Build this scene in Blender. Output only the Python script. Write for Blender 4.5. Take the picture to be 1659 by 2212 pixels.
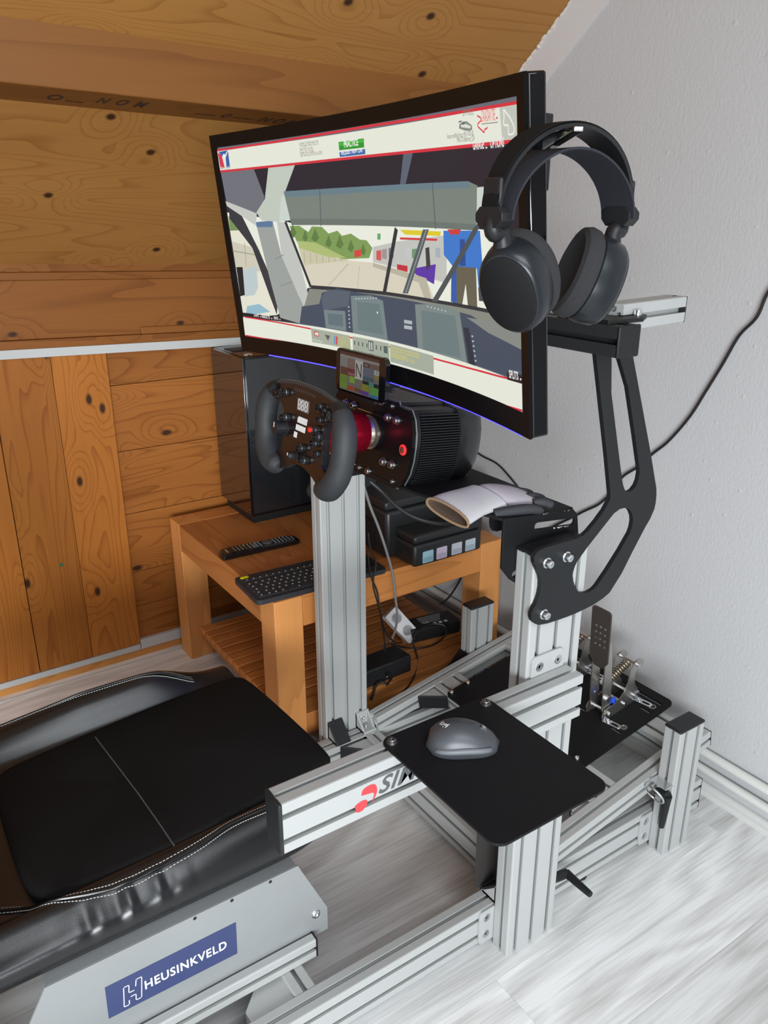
import bpy, bmesh, math, random
from mathutils import Vector, Matrix
from mathutils.geometry import tessellate_polygon

random.seed(7)
for o in list(bpy.data.objects):
    bpy.data.objects.remove(o, do_unlink=True)
scene = bpy.context.scene
COL = scene.collection
PI = math.pi
V = Vector

# ------------------------------------------------------------------ camera
CF = 1750.825
CR = (V((0.561574, 0.827426, 0.000076)), V((0.289813, -0.196610, -0.936671)), V((-0.775011, 0.526033, -0.350210)))
CC = V((0.8079, -0.8252, 1.3158))
cam_d = bpy.data.cameras.new('camera'); cam = bpy.data.objects.new('camera', cam_d); COL.objects.link(cam)
cam_d.sensor_fit = 'VERTICAL'; cam_d.sensor_height = 36.0; cam_d.lens = CF * 36.0 / 2212.0
cam_d.clip_start = 0.02
m = Matrix.Identity(4)
for i in range(3):
    m[i][0] = CR[0][i]; m[i][1] = -CR[1][i]; m[i][2] = -CR[2][i]; m[i][3] = CC[i]
cam.matrix_world = m
scene.camera = cam

# ------------------------------------------------------------------ light
world = bpy.data.worlds.new('world'); scene.world = world; world.use_nodes = True
bg = world.node_tree.nodes['Background']
bg.inputs[0].default_value = (0.90, 0.95, 1.0, 1); bg.inputs[1].default_value = 0.78

def area(name, loc, target, sx, sy, power, color=(1, 1, 1)):
    d = bpy.data.lights.new(name, 'AREA'); d.shape = 'RECTANGLE'; d.size = sx; d.size_y = sy
    d.energy = power; d.color = color
    o = bpy.data.objects.new(name, d); COL.objects.link(o)
    o.location = loc; o.rotation_euler = (V(target) - V(loc)).to_track_quat('-Z', 'Y').to_euler()
    return o
area('roof_window_light', (1.34, -0.475, 2.16), (1.34 - .40, -0.475, 2.16 - .93), 1.22, 0.88, 15, (0.92, 0.97, 1.0))
sw_ = area('side_window_light', (2.93, -1.95, 1.02), (-1.1, 0.20, 0.30), 2.0, 0.95, 27, (0.92, 0.97, 1.0))
sw_.data.spread = math.radians(78)
vs = scene.view_settings
vs.view_transform = 'Standard'; vs.look = 'None'; vs.gamma = 1; vs.use_curve_mapping = False
vs.exposure = 0.46

# ------------------------------------------------------------------ pixel -> place
def ray(u, v):
    a = (u - 829.5) / CF; b = (v - 1106) / CF
    return V([CR[0][i] * a + CR[1][i] * b + CR[2][i] for i in range(3)])
def onX(u, v, x): d = ray(u, v); return CC + d * ((x - CC.x) / d.x)
def onY(u, v, y): d = ray(u, v); return CC + d * ((y - CC.y) / d.y)
def onZ(u, v, z): d = ray(u, v); return CC + d * ((z - CC.z) / d.z)
def onP(u, v, p, n): d = ray(u, v); return CC + d * ((V(p) - CC).dot(n) / d.dot(n))

# ------------------------------------------------------------------ materials
def srgb(r, g, b):
    f = lambda c: (c / 255 / 12.92) if c / 255 <= 0.04045 else ((c / 255 + 0.055) / 1.055) ** 2.4
    return (f(r), f(g), f(b), 1)
MATS = {}
def mat(name, col=(0.5, 0.5, 0.5, 1), rough=0.5, metal=0.0, bump=None, spec=0.5, coat=0.0, emis=None, estr=1.0, vary=0.0, alpha=None, sheen=0.0):
    if name in MATS: return MATS[name]
    mt = bpy.data.materials.new(name); mt.use_nodes = True; nt = mt.node_tree; b = nt.nodes['Principled BSDF']
    b.inputs['Base Color'].default_value = col; b.inputs['Roughness'].default_value = rough; b.inputs['Metallic'].default_value = metal
    b.inputs['Specular IOR Level'].default_value = spec; b.inputs['Coat Weight'].default_value = coat
    if sheen: b.inputs['Sheen Weight'].default_value = sheen
    if emis: b.inputs['Emission Color'].default_value = emis; b.inputs['Emission Strength'].default_value = estr
    if alpha is not None: b.inputs['Alpha'].default_value = alpha
    geo = nt.nodes.new('ShaderNodeNewGeometry')
    if vary:
        nz = nt.nodes.new('ShaderNodeTexNoise'); nz.inputs['Scale'].default_value = 9; nz.inputs['Detail'].default_value = 4
        nt.links.new(geo.outputs['Position'], nz.inputs['Vector'])
        mx = nt.nodes.new('ShaderNodeMixRGB'); mx.blend_type = 'MIX'
        mx.inputs[1].default_value = tuple(c * (1 - vary) for c in col[:3]) + (1,); mx.inputs[2].default_value = tuple(min(1, c * (1 + vary)) for c in col[:3]) + (1,)
        nt.links.new(nz.outputs['Fac'], mx.inputs[0]); nt.links.new(mx.outputs[0], b.inputs['Base Color'])
    if bump:
        nz = nt.nodes.new('ShaderNodeTexNoise'); nz.inputs['Scale'].default_value = bump[0]; nz.inputs['Detail'].default_value = 3
        nt.links.new(geo.outputs['Position'], nz.inputs['Vector'])
        bp = nt.nodes.new('ShaderNodeBump'); bp.inputs['Strength'].default_value = bump[1]; bp.inputs['Distance'].default_value = 0.002
        nt.links.new(nz.outputs['Fac'], bp.inputs['Height']); nt.links.new(bp.outputs[0], b.inputs['Normal'])
    MATS[name] = mt
    return mt

def wood(name, light, dark, axis, scale=1.0, knots=1.0, rough=0.45, ring=26, kcol=(0.045, 0.018, 0.008, 1), kscale=5.2):
    """grain along axis ('X','Y','Z' or 'S' for the roof slope lying along Y)"""
    if name in MATS: return MATS[name]
    mt = bpy.data.materials.new(name); mt.use_nodes = True; nt = mt.node_tree; b = nt.nodes['Principled BSDF']; L = nt.links.new
    N = lambda t: nt.nodes.new(t)
    geo = N('ShaderNodeNewGeometry'); inf = N('ShaderNodeObjectInfo')
    add = N('ShaderNodeVectorMath'); add.operation = 'ADD'; mul = N('ShaderNodeVectorMath'); mul.operation = 'MULTIPLY_ADD'
    cmb = N('ShaderNodeCombineXYZ')
    L(inf.outputs['Random'], cmb.inputs[0]); L(inf.outputs['Random'], cmb.inputs[1]); L(inf.outputs['Random'], cmb.inputs[2])
    mul.inputs[1].default_value = (7, 13, 9); L(cmb.outputs[0], mul.inputs[0]); L(geo.outputs['Position'], mul.inputs[2])
    mp = N('ShaderNodeMapping'); L(mul.outputs[0], mp.inputs[0])
    a = 0.55 * scale; c = 4.6 * scale
    mp.inputs['Scale'].default_value = {'X': (a, c, c), 'Y': (c, a, c), 'Z': (c, c, a)}[axis]
    mk = N('ShaderNodeMapping'); L(mul.outputs[0], mk.inputs[0])
    kl, kc = kscale * 0.55, kscale
    mk.inputs['Scale'].default_value = {'X': (kl, kc, kc), 'Y': (0, kl, kc), 'Z': (0, kc, kl)}[axis]
    vo = N('ShaderNodeTexVoronoi'); vo.voronoi_dimensions = '2D'; vo.inputs['Scale'].default_value = 1; vo.inputs['Randomness'].default_value = .95
    sx = N('ShaderNodeSeparateXYZ'); cx = N('ShaderNodeCombineXYZ'); L(mk.outputs[0], sx.inputs[0]); L(sx.outputs['Y'], cx.inputs[0]); L(sx.outputs['Z'], cx.inputs[1]); L(cx.outputs[0], vo.inputs['Vector'])
    # knot: dark core, ring bulge around it
    core = N('ShaderNodeMapRange'); core.inputs[1].default_value = 0.030 * knots; core.inputs[2].default_value = 0.062 * knots; core.inputs[3].default_value = 1; core.inputs[4].default_value = 0
    L(vo.outputs['Distance'], core.inputs[0])
    halo = N('ShaderNodeMapRange'); halo.inputs[1].default_value = 0.05; halo.inputs[2].default_value = 0.34; halo.inputs[3].default_value = 0.14 * min(1, knots); halo.inputs[4].default_value = 0
    halo.interpolation_type = 'SMOOTHSTEP'; L(vo.outputs['Distance'], halo.inputs[0])
    n1 = N('ShaderNodeTexNoise'); n1.inputs['Scale'].default_value = 1.0; n1.inputs['Detail'].default_value = 2.5; n1.inputs['Distortion'].default_value = 0.35; L(mp.outputs[0], n1.inputs['Vector'])
    s = N('ShaderNodeMath'); s.operation = 'ADD'; L(n1.outputs['Fac'], s.inputs[0]); L(halo.outputs[0], s.inputs[1])
    m1 = N('ShaderNodeMath'); m1.operation = 'MULTIPLY'; m1.inputs[1].default_value = ring; L(s.outputs[0], m1.inputs[0])
    fr = N('ShaderNodeMath'); fr.operation = 'FRACT'; L(m1.outputs[0], fr.inputs[0])
    rp = N('ShaderNodeValToRGB'); e = rp.color_ramp.elements
    e[0].position = 0.0; e[0].color = (0.12, 0.12, 0.12, 1); e[1].position = 1.0; e[1].color = (0.95, 0.95, 0.95, 1)
    q = rp.color_ramp.elements.new(0.72); q.color = (0.22, 0.22, 0.22, 1); q = rp.color_ramp.elements.new(0.05); q.color = (0.15, 0.15, 0.15, 1)
    L(fr.outputs[0], rp.inputs[0])
    # fine fibres
    mf = N('ShaderNodeMapping'); L(mul.outputs[0], mf.inputs[0]); mf.inputs['Scale'].default_value = {'X': (6, 160, 160), 'Y': (160, 6, 160), 'Z': (160, 160, 6)}[axis]
    nf = N('ShaderNodeTexNoise'); nf.inputs['Scale'].default_value = 1; nf.inputs['Detail'].default_value = 2; L(mf.outputs[0], nf.inputs['Vector'])
    nb = N('ShaderNodeTexNoise'); nb.inputs['Scale'].default_value = 1.6; nb.inputs['Detail'].default_value = 2; L(mp.outputs[0], nb.inputs['Vector'])
    f1 = N('ShaderNodeMath'); f1.operation = 'MULTIPLY_ADD'; f1.inputs[1].default_value = 0.30; L(nf.outputs['Fac'], f1.inputs[0])
    f2 = N('ShaderNodeMath'); f2.operation = 'MULTIPLY'; f2.inputs[1].default_value = 0.62; L(rp.outputs[0], f2.inputs[0]); L(f2.outputs[0], f1.inputs[2])
    f3 = N('ShaderNodeMath'); f3.operation = 'MULTIPLY_ADD'; f3.inputs[1].default_value = 0.55; L(nb.outputs['Fac'], f3.inputs[0])
    sb = N('ShaderNodeMath'); sb.operation = 'SUBTRACT'; sb.inputs[1].default_value = 0.30; L(f1.outputs[0], sb.inputs[0]); L(sb.outputs[0], f3.inputs[2])
    cl = N('ShaderNodeClamp'); L(f3.outputs[0], cl.inputs[0])
    mx = N('ShaderNodeMixRGB'); mx.inputs[1].default_value = light; mx.inputs[2].default_value = dark; L(cl.outputs[0], mx.inputs[0])
    mk2 = N('ShaderNodeMixRGB'); mk2.inputs[2].default_value = kcol; L(mx.outputs[0], mk2.inputs[1]); L(core.outputs[0], mk2.inputs[0])
    hs = N('ShaderNodeHueSaturation'); hv = N('ShaderNodeMapRange'); hv.inputs[3].default_value = 0.88; hv.inputs[4].default_value = 1.1
    L(inf.outputs['Random'], hv.inputs[0]); L(hv.outputs[0], hs.inputs['Value']); L(mk2.outputs[0], hs.inputs['Color'])
    L(hs.outputs[0], b.inputs['Base Color'])
    b.inputs['Roughness'].default_value = rough; b.inputs['Specular IOR Level'].default_value = .22
    bp = N('ShaderNodeBump'); bp.inputs['Strength'].default_value = 0.12; bp.inputs['Distance'].default_value = 0.001; L(nf.outputs['Fac'], bp.inputs['Height']); L(bp.outputs[0], b.inputs['Normal'])
    MATS[name] = mt
    return mt

def laminate():
    mt = bpy.data.materials.new('grey_laminate'); mt.use_nodes = True; nt = mt.node_tree; b = nt.nodes['Principled BSDF']; L = nt.links.new; N = lambda t: nt.nodes.new(t)
    geo = N('ShaderNodeNewGeometry'); inf = N('ShaderNodeObjectInfo')
    cmb = N('ShaderNodeCombineXYZ'); L(inf.outputs['Random'], cmb.inputs[0]); L(inf.outputs['Random'], cmb.inputs[1])
    mul = N('ShaderNodeVectorMath'); mul.operation = 'MULTIPLY_ADD'; mul.inputs[1].default_value = (5, 11, 0); L(cmb.outputs[0], mul.inputs[0]); L(geo.outputs['Position'], mul.inputs[2])
    def noise(sc, det, dist=0):
        mp = N('ShaderNodeMapping'); mp.inputs['Scale'].default_value = sc; L(mul.outputs[0], mp.inputs[0])
        n = N('ShaderNodeTexNoise'); n.inputs['Scale'].default_value = 1; n.inputs['Detail'].default_value = det; n.inputs['Distortion'].default_value = dist; L(mp.outputs[0], n.inputs['Vector']); return n
    a = noise((9, 1.1, 1), 4, 0.6); c = noise((170, 7, 1), 4); r = noise((4, 0.6, 1), 2, 0.4)
    m1 = N('ShaderNodeMath'); m1.operation = 'MULTIPLY'; m1.inputs[1].default_value = 22; L(r.outputs['Fac'], m1.inputs[0])
    fr = N('ShaderNodeMath'); fr.operation = 'PINGPONG'; fr.inputs[1].default_value = 1; L(m1.outputs[0], fr.inputs[0])
    mix = N('ShaderNodeMath'); mix.operation = 'MULTIPLY_ADD'; mix.inputs[1].default_value = 0.22; L(fr.outputs[0], mix.inputs[0])
    s2 = N('ShaderNodeMath'); s2.operation = 'MULTIPLY_ADD'; s2.inputs[1].default_value = 0.55; L(a.outputs['Fac'], s2.inputs[0])
    s3 = N('ShaderNodeMath'); s3.operation = 'MULTIPLY'; s3.inputs[1].default_value = 0.55; L(c.outputs['Fac'], s3.inputs[0]); L(s3.outputs[0], s2.inputs[2]); L(s2.outputs[0], mix.inputs[2])
    rp = N('ShaderNodeValToRGB'); e = rp.color_ramp.elements
    e[0].position = 0.40; e[0].color = srgb(190, 188, 186); e[1].position = 0.78; e[1].color = srgb(240, 241, 241)
    L(mix.outputs[0], rp.inputs[0])
    hs = N('ShaderNodeHueSaturation'); hv = N('ShaderNodeMapRange'); hv.inputs[3].default_value = 0.84; hv.inputs[4].default_value = 1.06
    L(inf.outputs['Random'], hv.inputs[0]); L(hv.outputs[0], hs.inputs['Value']); L(rp.outputs[0], hs.inputs['Color'])
    L(hs.outputs[0], b.inputs['Base Color']); b.inputs['Roughness'].default_value = 0.42
    bp = N('ShaderNodeBump'); bp.inputs['Strength'].default_value = 0.25; bp.inputs['Distance'].default_value = 0.001; L(c.outputs['Fac'], bp.inputs['Height']); L(bp.outputs[0], b.inputs['Normal'])
    return mt

def emat(name, attr='Col', strength=0.9):
    mt = bpy.data.materials.new(name); mt.use_nodes = True; nt = mt.node_tree; b = nt.nodes['Principled BSDF']
    at = nt.nodes.new('ShaderNodeAttribute'); at.attribute_name = attr
    b.inputs['Base Color'].default_value = (0.01, 0.01, 0.012, 1); b.inputs['Roughness'].default_value = 0.35; b.inputs['Specular IOR Level'].default_value = 0.25
    nt.links.new(at.outputs['Color'], b.inputs['Emission Color']); b.inputs['Emission Strength'].default_value = strength
    return mt

ALU = mat('anodised_aluminium', (0.43, 0.44, 0.435, 1), 0.50, 0.22, bump=(900, 0.03))
STEEL = mat('zinc_steel', (0.72, 0.74, 0.76, 1), 0.25, 1.0)
DSTEEL = mat('dark_steel', (0.34, 0.33, 0.32, 1), 0.33, 1.0)
BRSTEEL = mat('brushed_pedal_steel', (0.50, 0.48, 0.45, 1), 0.30, 0.95)
BLK = mat('black_plastic', (0.012, 0.0125, 0.014, 1), 0.42, spec=.35)
BLKM = mat('black_powder_coat', (0.011, 0.012, 0.013, 1), 0.5, bump=(1500, 0.10), spec=.28)
BLKW = mat('worn_black_plate', (0.006, 0.006, 0.007, 1), 0.6, bump=(700, 0.12), vary=0.35, spec=.22)
BLKG = mat('gloss_black', (0.004, 0.004, 0.005, 1), 0.12, coat=0.25, spec=.4)
DKGREY = mat('dark_grey_anodised', (0.040, 0.043, 0.045, 1), 0.38, 0.4)
LEATHER = mat('black_leather', (0.006, 0.0065, 0.008, 1), 0.28, bump=(900, 0.10), spec=0.6)
SUEDE = mat('black_suede', (0.0065, 0.006, 0.006, 1), 0.85, bump=(500, 0.2), spec=0.15)
RUBBER = mat('grip_rubber', (0.022, 0.024, 0.027, 1), 0.62, bump=(900, 0.10), vary=0.25)
WHITEP = mat('white_paint', (0.52, 0.525, 0.52, 1), 0.45)
def scuff(mt, lo, col):
    nt = mt.node_tree; b = nt.nodes['Principled BSDF']; g = nt.nodes.new('ShaderNodeNewGeometry'); n = nt.nodes.new('ShaderNodeTexNoise'); n.inputs['Scale'].default_value = 55; n.inputs['Detail'].default_value = 9; n.inputs['Roughness'].default_value = .72; n.inputs['Distortion'].default_value = 1.2
    nt.links.new(g.outputs['Position'], n.inputs['Vector']); r = nt.nodes.new('ShaderNodeMapRange'); r.inputs[1].default_value = lo; r.inputs[2].default_value = lo + .06; nt.links.new(n.outputs['Fac'], r.inputs[0])
    m = nt.nodes.new('ShaderNodeMixRGB'); old = b.inputs['Base Color'].links[0].from_socket; nt.links.new(old, m.inputs[1]); m.inputs[2].default_value = col; nt.links.new(r.outputs[0], m.inputs[0]); nt.links.new(m.outputs[0], b.inputs['Base Color'])
scuff(BLKW, .70, (.05, .05, .055, 1))
THREAD = mat('pale_thread', (0.45, 0.44, 0.42, 1), 0.8)
CABLE = mat('black_cable', (0.010, 0.010, 0.011, 1), 0.5)
CABLEG = mat('grey_cable', (0.22, 0.22, 0.22, 1), 0.5)
INK = mat('white_print', (0.75, 0.75, 0.75, 1), 0.6)

# ------------------------------------------------------------------ mesh helpers
class MB:
    def __init__(s): s.v = []; s.f = []
    def box(s, lo, hi, M=None):
        n = len(s.v)
        for x in (lo[0], hi[0]):
            for y in (lo[1], hi[1]):
                for z in (lo[2], hi[2]):
                    p = V((x, y, z)); s.v.append(M @ p if M else p)
        for a in ((0, 1, 3, 2), (4, 6, 7, 5), (0, 4, 5, 1), (2, 3, 7, 6), (0, 2, 6, 4), (1, 5, 7, 3)): s.f.append([n + i for i in a])
        return s
    def cyl(s, p0, p1, r0, r1=None, n=16, cap=True):
        p0 = V(p0); p1 = V(p1); r1 = r0 if r1 is None else r1
        return s.rings([p0, p1], [r0, r1], n, cap, straight=True)
    def rings(s, pts, rad, n=10, cap=True, straight=False, flat=None):
        pts = [V(p) for p in pts]; k = len(s.v); up = None
        for i, p in enumerate(pts):
            t = (pts[min(i + 1, len(pts) - 1)] - pts[max(i - 1, 0)])
            if t.length < 1e-9: t = V((0, 0, 1))
            t.normalize()
            if up is None:
                up = t.cross(V((0, 0, 1)) if abs(t.z) < 0.9 else V((1, 0, 0))); up.normalize()
            up = (up - t * up.dot(t)); up.normalize(); w = t.cross(up)
            r = rad[i] if hasattr(rad, '__len__') else rad
            for j in range(n):
                a = 2 * PI * j / n; s.v.append(p + up * (r * math.cos(a)) + w * (r * math.sin(a)))
        for i in range(len(pts) - 1):
            for j in range(n):
                s.f.append([k + i * n + j, k + i * n + (j + 1) % n, k + (i + 1) * n + (j + 1) % n, k + (i + 1) * n + j])
        if cap: s.f.append([k + j for j in range(n)][::-1]); s.f.append([k + (len(pts) - 1) * n + j for j in range(n)])
        return s
    def lathe(s, prof, M, n=24):
        """prof: list of (r, h) ; axis local z of M"""
        k = len(s.v)
        for r, h in prof:
            for j in range(n):
                a = 2 * PI * j / n; s.v.append(M @ V((r * math.cos(a), r * math.sin(a), h)))
        for i in range(len(prof) - 1):
            for j in range(n):
                s.f.append([k + i * n + j, k + i * n + (j + 1) % n, k + (i + 1) * n + (j + 1) % n, k + (i + 1) * n + j])
        s.f.append([k + j for j in range(n)][::-1]); s.f.append([k + (len(prof) - 1) * n + j for j in range(n)])
        return s
    def loft(s, secs, closed=True, cap=True):
        k = len(s.v); n = len(secs[0])
        for sec in secs: s.v += [V(p) for p in sec]
        for i in range(len(secs) - 1):
            for j in range(n if closed else n - 1):
                s.f.append([k + i * n + j, k + i * n + (j + 1) % n, k + (i + 1) * n + (j + 1) % n, k + (i + 1) * n + j])
        if cap: s.f.append([k + j for j in range(n)][::-1]); s.f.append([k + (len(secs) - 1) * n + j for j in range(n)])
        return s
    def plate(s, outer, holes, t0, t1, M):
        """2D outline (x,y) with holes, extruded local z t0..t1, placed by M"""
        loops = [list(outer)] + [list(h) for h in holes]
        flat = [p for l in loops for p in l]
        tris = tessellate_polygon([[V((p[0], p[1], 0)) for p in l] for l in loops])
        k = len(s.v); N = len(flat)
        for t in (t0, t1):
            for p in flat: s.v.append(M @ V((p[0], p[1], t)))
        for a, b, c in tris:
            s.f.append([k + a, k + b, k + c]); s.f.append([k + N + c, k + N + b, k + N + a])
        o = 0
        for l in loops:
            n = len(l)
            for j in range(n): s.f.append([k + o + j, k + o + (j + 1) % n, k + N + o + (j + 1) % n, k + N + o + j])
            o += n
        return s
    def build(s, name, m, parent=None, smooth=False, bevel=0, sub=0, seg=2):
        return link_mesh(name, s.v, s.f, m, parent, smooth, bevel, sub, seg)

def link_mesh(name, verts, faces, m, parent=None, smooth=False, bevel=0, sub=0, seg=2):
    lo = V((min(p.x for p in verts), min(p.y for p in verts), min(p.z for p in verts))); hi = V((max(p.x for p in verts), max(p.y for p in verts), max(p.z for p in verts)))
    c = (lo + hi) / 2
    me = bpy.data.meshes.new(name); me.from_pydata([tuple(p - c) for p in verts], [], faces)
    bm = bmesh.new(); bm.from_mesh(me); bmesh.ops.recalc_face_normals(bm, faces=bm.faces); bm.to_mesh(me); bm.free()
    me.materials.append(m)
    if smooth:
        me.polygons.foreach_set('use_smooth', [True] * len(me.polygons))
        if smooth != 'all': me.set_sharp_from_angle(angle=math.radians(38))
    o = bpy.data.objects.new(name, me); COL.objects.link(o)
    put(o, c, parent)
    if bevel:
        b = o.modifiers.new('b', 'BEVEL'); b.width = bevel; b.segments = seg; b.limit_method = 'ANGLE'; b.angle_limit = math.radians(40)
    if sub:
        u = o.modifiers.new('s', 'SUBSURF'); u.levels = sub; u.render_levels = sub
    return o
WL = {}
def put(o, c, parent):
    WL[o.name] = V(c)
    if parent: o.parent = parent; o.location = V(c) - WL[parent.name]
    else: o.location = c
def box(name, lo, hi, m, parent=None, bevel=0.0, M=None, seg=2):
    return MB().box(lo, hi, M).build(name, m, parent, bevel=bevel, seg=seg, smooth=bool(bevel))
def thing(name, label, cat, loc=(0, 0, 0), group=None):
    o = bpy.data.objects.new(name, None); COL.objects.link(o); o.empty_display_size = 0.05
    o.location = loc; WL[o.name] = V(loc); return tag(o, label, cat, group)
def tag(o, label, cat, group=None):
    o['label'] = label; o['category'] = cat
    if group: o['group'] = group
    return o
def struct(o): o['kind'] = 'structure'; return o

def rrect(x0, y0, x1, y1, r, n=5):
    out = []
    for cx, cy, a0 in ((x1 - r, y0 + r, -90), (x1 - r, y1 - r, 0), (x0 + r, y1 - r, 90), (x0 + r, y0 + r, 180)):
        for i in range(n + 1):
            a = math.radians(a0 + 90 * i / n); out.append((cx + r * math.cos(a), cy + r * math.sin(a)))
    return out
def circ(x, y, r, n=14): return [(x + r * math.cos(2 * PI * i / n), y + r * math.sin(2 * PI * i / n)) for i in range(n)]
def slot(x0, y0, x1, y1, r, n=6):
    a = math.atan2(y1 - y0, x1 - x0); out = []
    for i in range(n + 1): t = a - PI / 2 + PI * i / n; out.append((x1 + r * math.cos(t), y1 + r * math.sin(t)))
    for i in range(n + 1): t = a + PI / 2 + PI * i / n; out.append((x0 + r * math.cos(t), y0 + r * math.sin(t)))
    return out
def chaikin(p, it=2):
    for _ in range(it):
        q = []
        for i in range(len(p)):
            a = p[i]; b = p[(i + 1) % len(p)]
            q += [(a[0] * .75 + b[0] * .25, a[1] * .75 + b[1] * .25), (a[0] * .25 + b[0] * .75, a[1] * .25 + b[1] * .75)]
        p = q
    return p
def spline(pts, n=8):
    pts = [V(p) for p in pts]; out = []
    for i in range(len(pts) - 1):
        a = pts[max(i - 1, 0)]; b = pts[i]; c = pts[i + 1]; d = pts[min(i + 2, len(pts) - 1)]
        for k in range(n):
            t = k / n
            out.append(0.5 * ((2 * b) + (c - a) * t + (2 * a - 5 * b + 4 * c - d) * t * t + (3 * b - a - 3 * c + d) * t ** 3))
    out.append(pts[-1]); return out
def frame(o, x, y):
    """matrix with local x, y given, z = x cross y"""
    x = V(x).normalized(); z = x.cross(V(y)).normalized(); y = z.cross(x)
    M = Matrix.Identity(4)
    for i in range(3): M[i][0] = x[i]; M[i][1] = y[i]; M[i][2] = z[i]; M[i][3] = o[i]
    return M
def text2d(body, size=1.0, shear=0.0, space=1.0, bold=0.0):
    c = bpy.data.curves.new('t', 'FONT'); c.offset = bold; c.body = body; c.size = size; c.shear = shear; c.space_character = space; c.resolution_u = 3
    o = bpy.data.objects.new('t', c); COL.objects.link(o)
    dg = bpy.context.evaluated_depsgraph_get(); dg.update()
    me = bpy.data.meshes.new_from_object(o.evaluated_get(dg))
    vs_ = [(p.co.x, p.co.y) for p in me.vertices]; fs = [list(p.vertices) for p in me.polygons]
    bpy.data.objects.remove(o); bpy.data.meshes.remove(me); bpy.data.curves.remove(c)
    return vs_, fs
def lettering(name, body, M, width, height, m, parent, shear=0.0, lift=0.0004, space=1.0, bold=0.0):
    """flat letters fitted in width x height, lower left at M origin"""
    vs_, fs = text2d(body, 1, shear, space, bold)
    x0 = min(p[0] for p in vs_); x1 = max(p[0] for p in vs_); y0 = min(p[1] for p in vs_); y1 = max(p[1] for p in vs_)
    pts = [M @ V(((p[0] - x0) / (x1 - x0) * width, (p[1] - y0) / (y1 - y0) * height, lift)) for p in vs_]
    return link_mesh(name, pts, fs, m, parent)
def bolt(c, d, r, h, parent, m=STEEL, name='bolt', washer=0.0):
    d = V(d).normalized(); x = d.cross(V((0, 0, 1)) if abs(d.z) < .9 else V((1, 0, 0))).normalized()
    M = frame(V(c), x, d.cross(x))
    b = MB(); pr = []
    if washer: pr += [(washer, 0), (washer, h * .15), (r, h * .15)]
    else: pr += [(r, 0)]
    pr += [(r, h * .85), (r * .88, h), (r * .52, h), (r * .50, h * .45)]
    b.lathe(pr, M, 14)
    return b.build(name, m, parent, smooth=True)

def profile_outline(w, h):
    """T-slot outline in metres, centred"""
    def side(L):
        out = []
        n_ = max(1, int(round(L / 0.04)))
        for k in range(n_):
            c = L / n_ * (k + .5)
            out += [(c - .0043, 0), (c - .0043, .0042), (c - .0080, .0045), (c - .0080, .0095), (c - .005, .0122), (c + .005, .0122), (c + .0080, .0095), (c + .0080, .0045), (c + .0043, .0042), (c + .0043, 0)]
        return out
    r = 0.0026; pts = []
    for L, ox, oy, ax, ay in ((w, -w / 2, -h / 2, (1, 0), (0, 1)), (h, w / 2, -h / 2, (0, 1), (-1, 0)), (w, w / 2, h / 2, (-1, 0), (0, -1)), (h, -w / 2, h / 2, (0, -1), (1, 0))):
        P = lambda s, d: (ox + ax[0] * s + ay[0] * d, oy + ax[1] * s + ay[1] * d)
        pts += [P(r * .3, r * .3), P(r, 0)] + [P(s, d) for s, d in side(L)] + [P(L - r, 0)]
    return pts
def profile(lo, hi, axis, parent, M=None, m=None, name='aluminium_profile'):
    lo = V(lo); hi = V(hi); c = (lo + hi) / 2; d = hi - lo
    if axis == 'Z': w, h, L, F = d.x, d.y, d.z, frame(c, (1, 0, 0), (0, 1, 0))
    if axis == 'Y': w, h, L, F = d.x, d.z, d.y, frame(c, (1, 0, 0), (0, 0, 1))
    if axis == 'X': w, h, L, F = d.y, d.z, d.x, frame(c, (0, 1, 0), (0, 0, 1))
    if M: F = M @ F
    b = MB(); o = profile_outline(w, h)
    b.loft([[F @ V((p[0], p[1], -L / 2)) for p in o], [F @ V((p[0], p[1], L / 2)) for p in o]])
    return b.build(name, m or ALU, parent)
def endcap(lo, hi, parent, M=None, m=None): return box('end_cap', lo, hi, m or BLK, parent, bevel=0.003, M=M)

# ================================================================== ROOM
XL = -1.4636; YW = 0.715
LAM = laminate()
fl = struct(box('floor', (-1.9, -3.0, -0.12), (3.2, 0.9, -0.0105), mat('subfloor', (0.10, 0.09, 0.085, 1), 0.9)))
PW = 0.193; PLN = 1.285
pm = None; rnd = random.Random(3)
for i in range(24):
    x0 = -1.52 + i * PW; y = -3.0 + rnd.uniform(-1.2, -0.05)
    off = {9: -0.42, 8: -0.9, 7: 0.05}.get(i)
    while y < YW:
        y1 = min(y + PLN, YW + .02); ya = max(y, -3.0)
        if y1 - ya > 0.05:
            b = MB(); g = 0.0002; c = 0.0004
            lo = [(x0 + g, ya + g), (x0 + PW - g, ya + g), (x0 + PW - g, y1 - g), (x0 + g, y1 - g)]
            b.loft([[V((p[0], p[1], -0.0104)) for p in lo], [V((p[0], p[1], -c)) for p in lo],
                    [V((x0 + g + c, ya + g + c, 0)), V((x0 + PW - g - c, ya + g + c, 0)), V((x0 + PW - g - c, y1 - g - c, 0)), V((x0 + g + c, y1 - g - c, 0))]])
            b.build('plank', LAM, fl)
        y = y1 if y1 < YW else YW + 1

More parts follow.
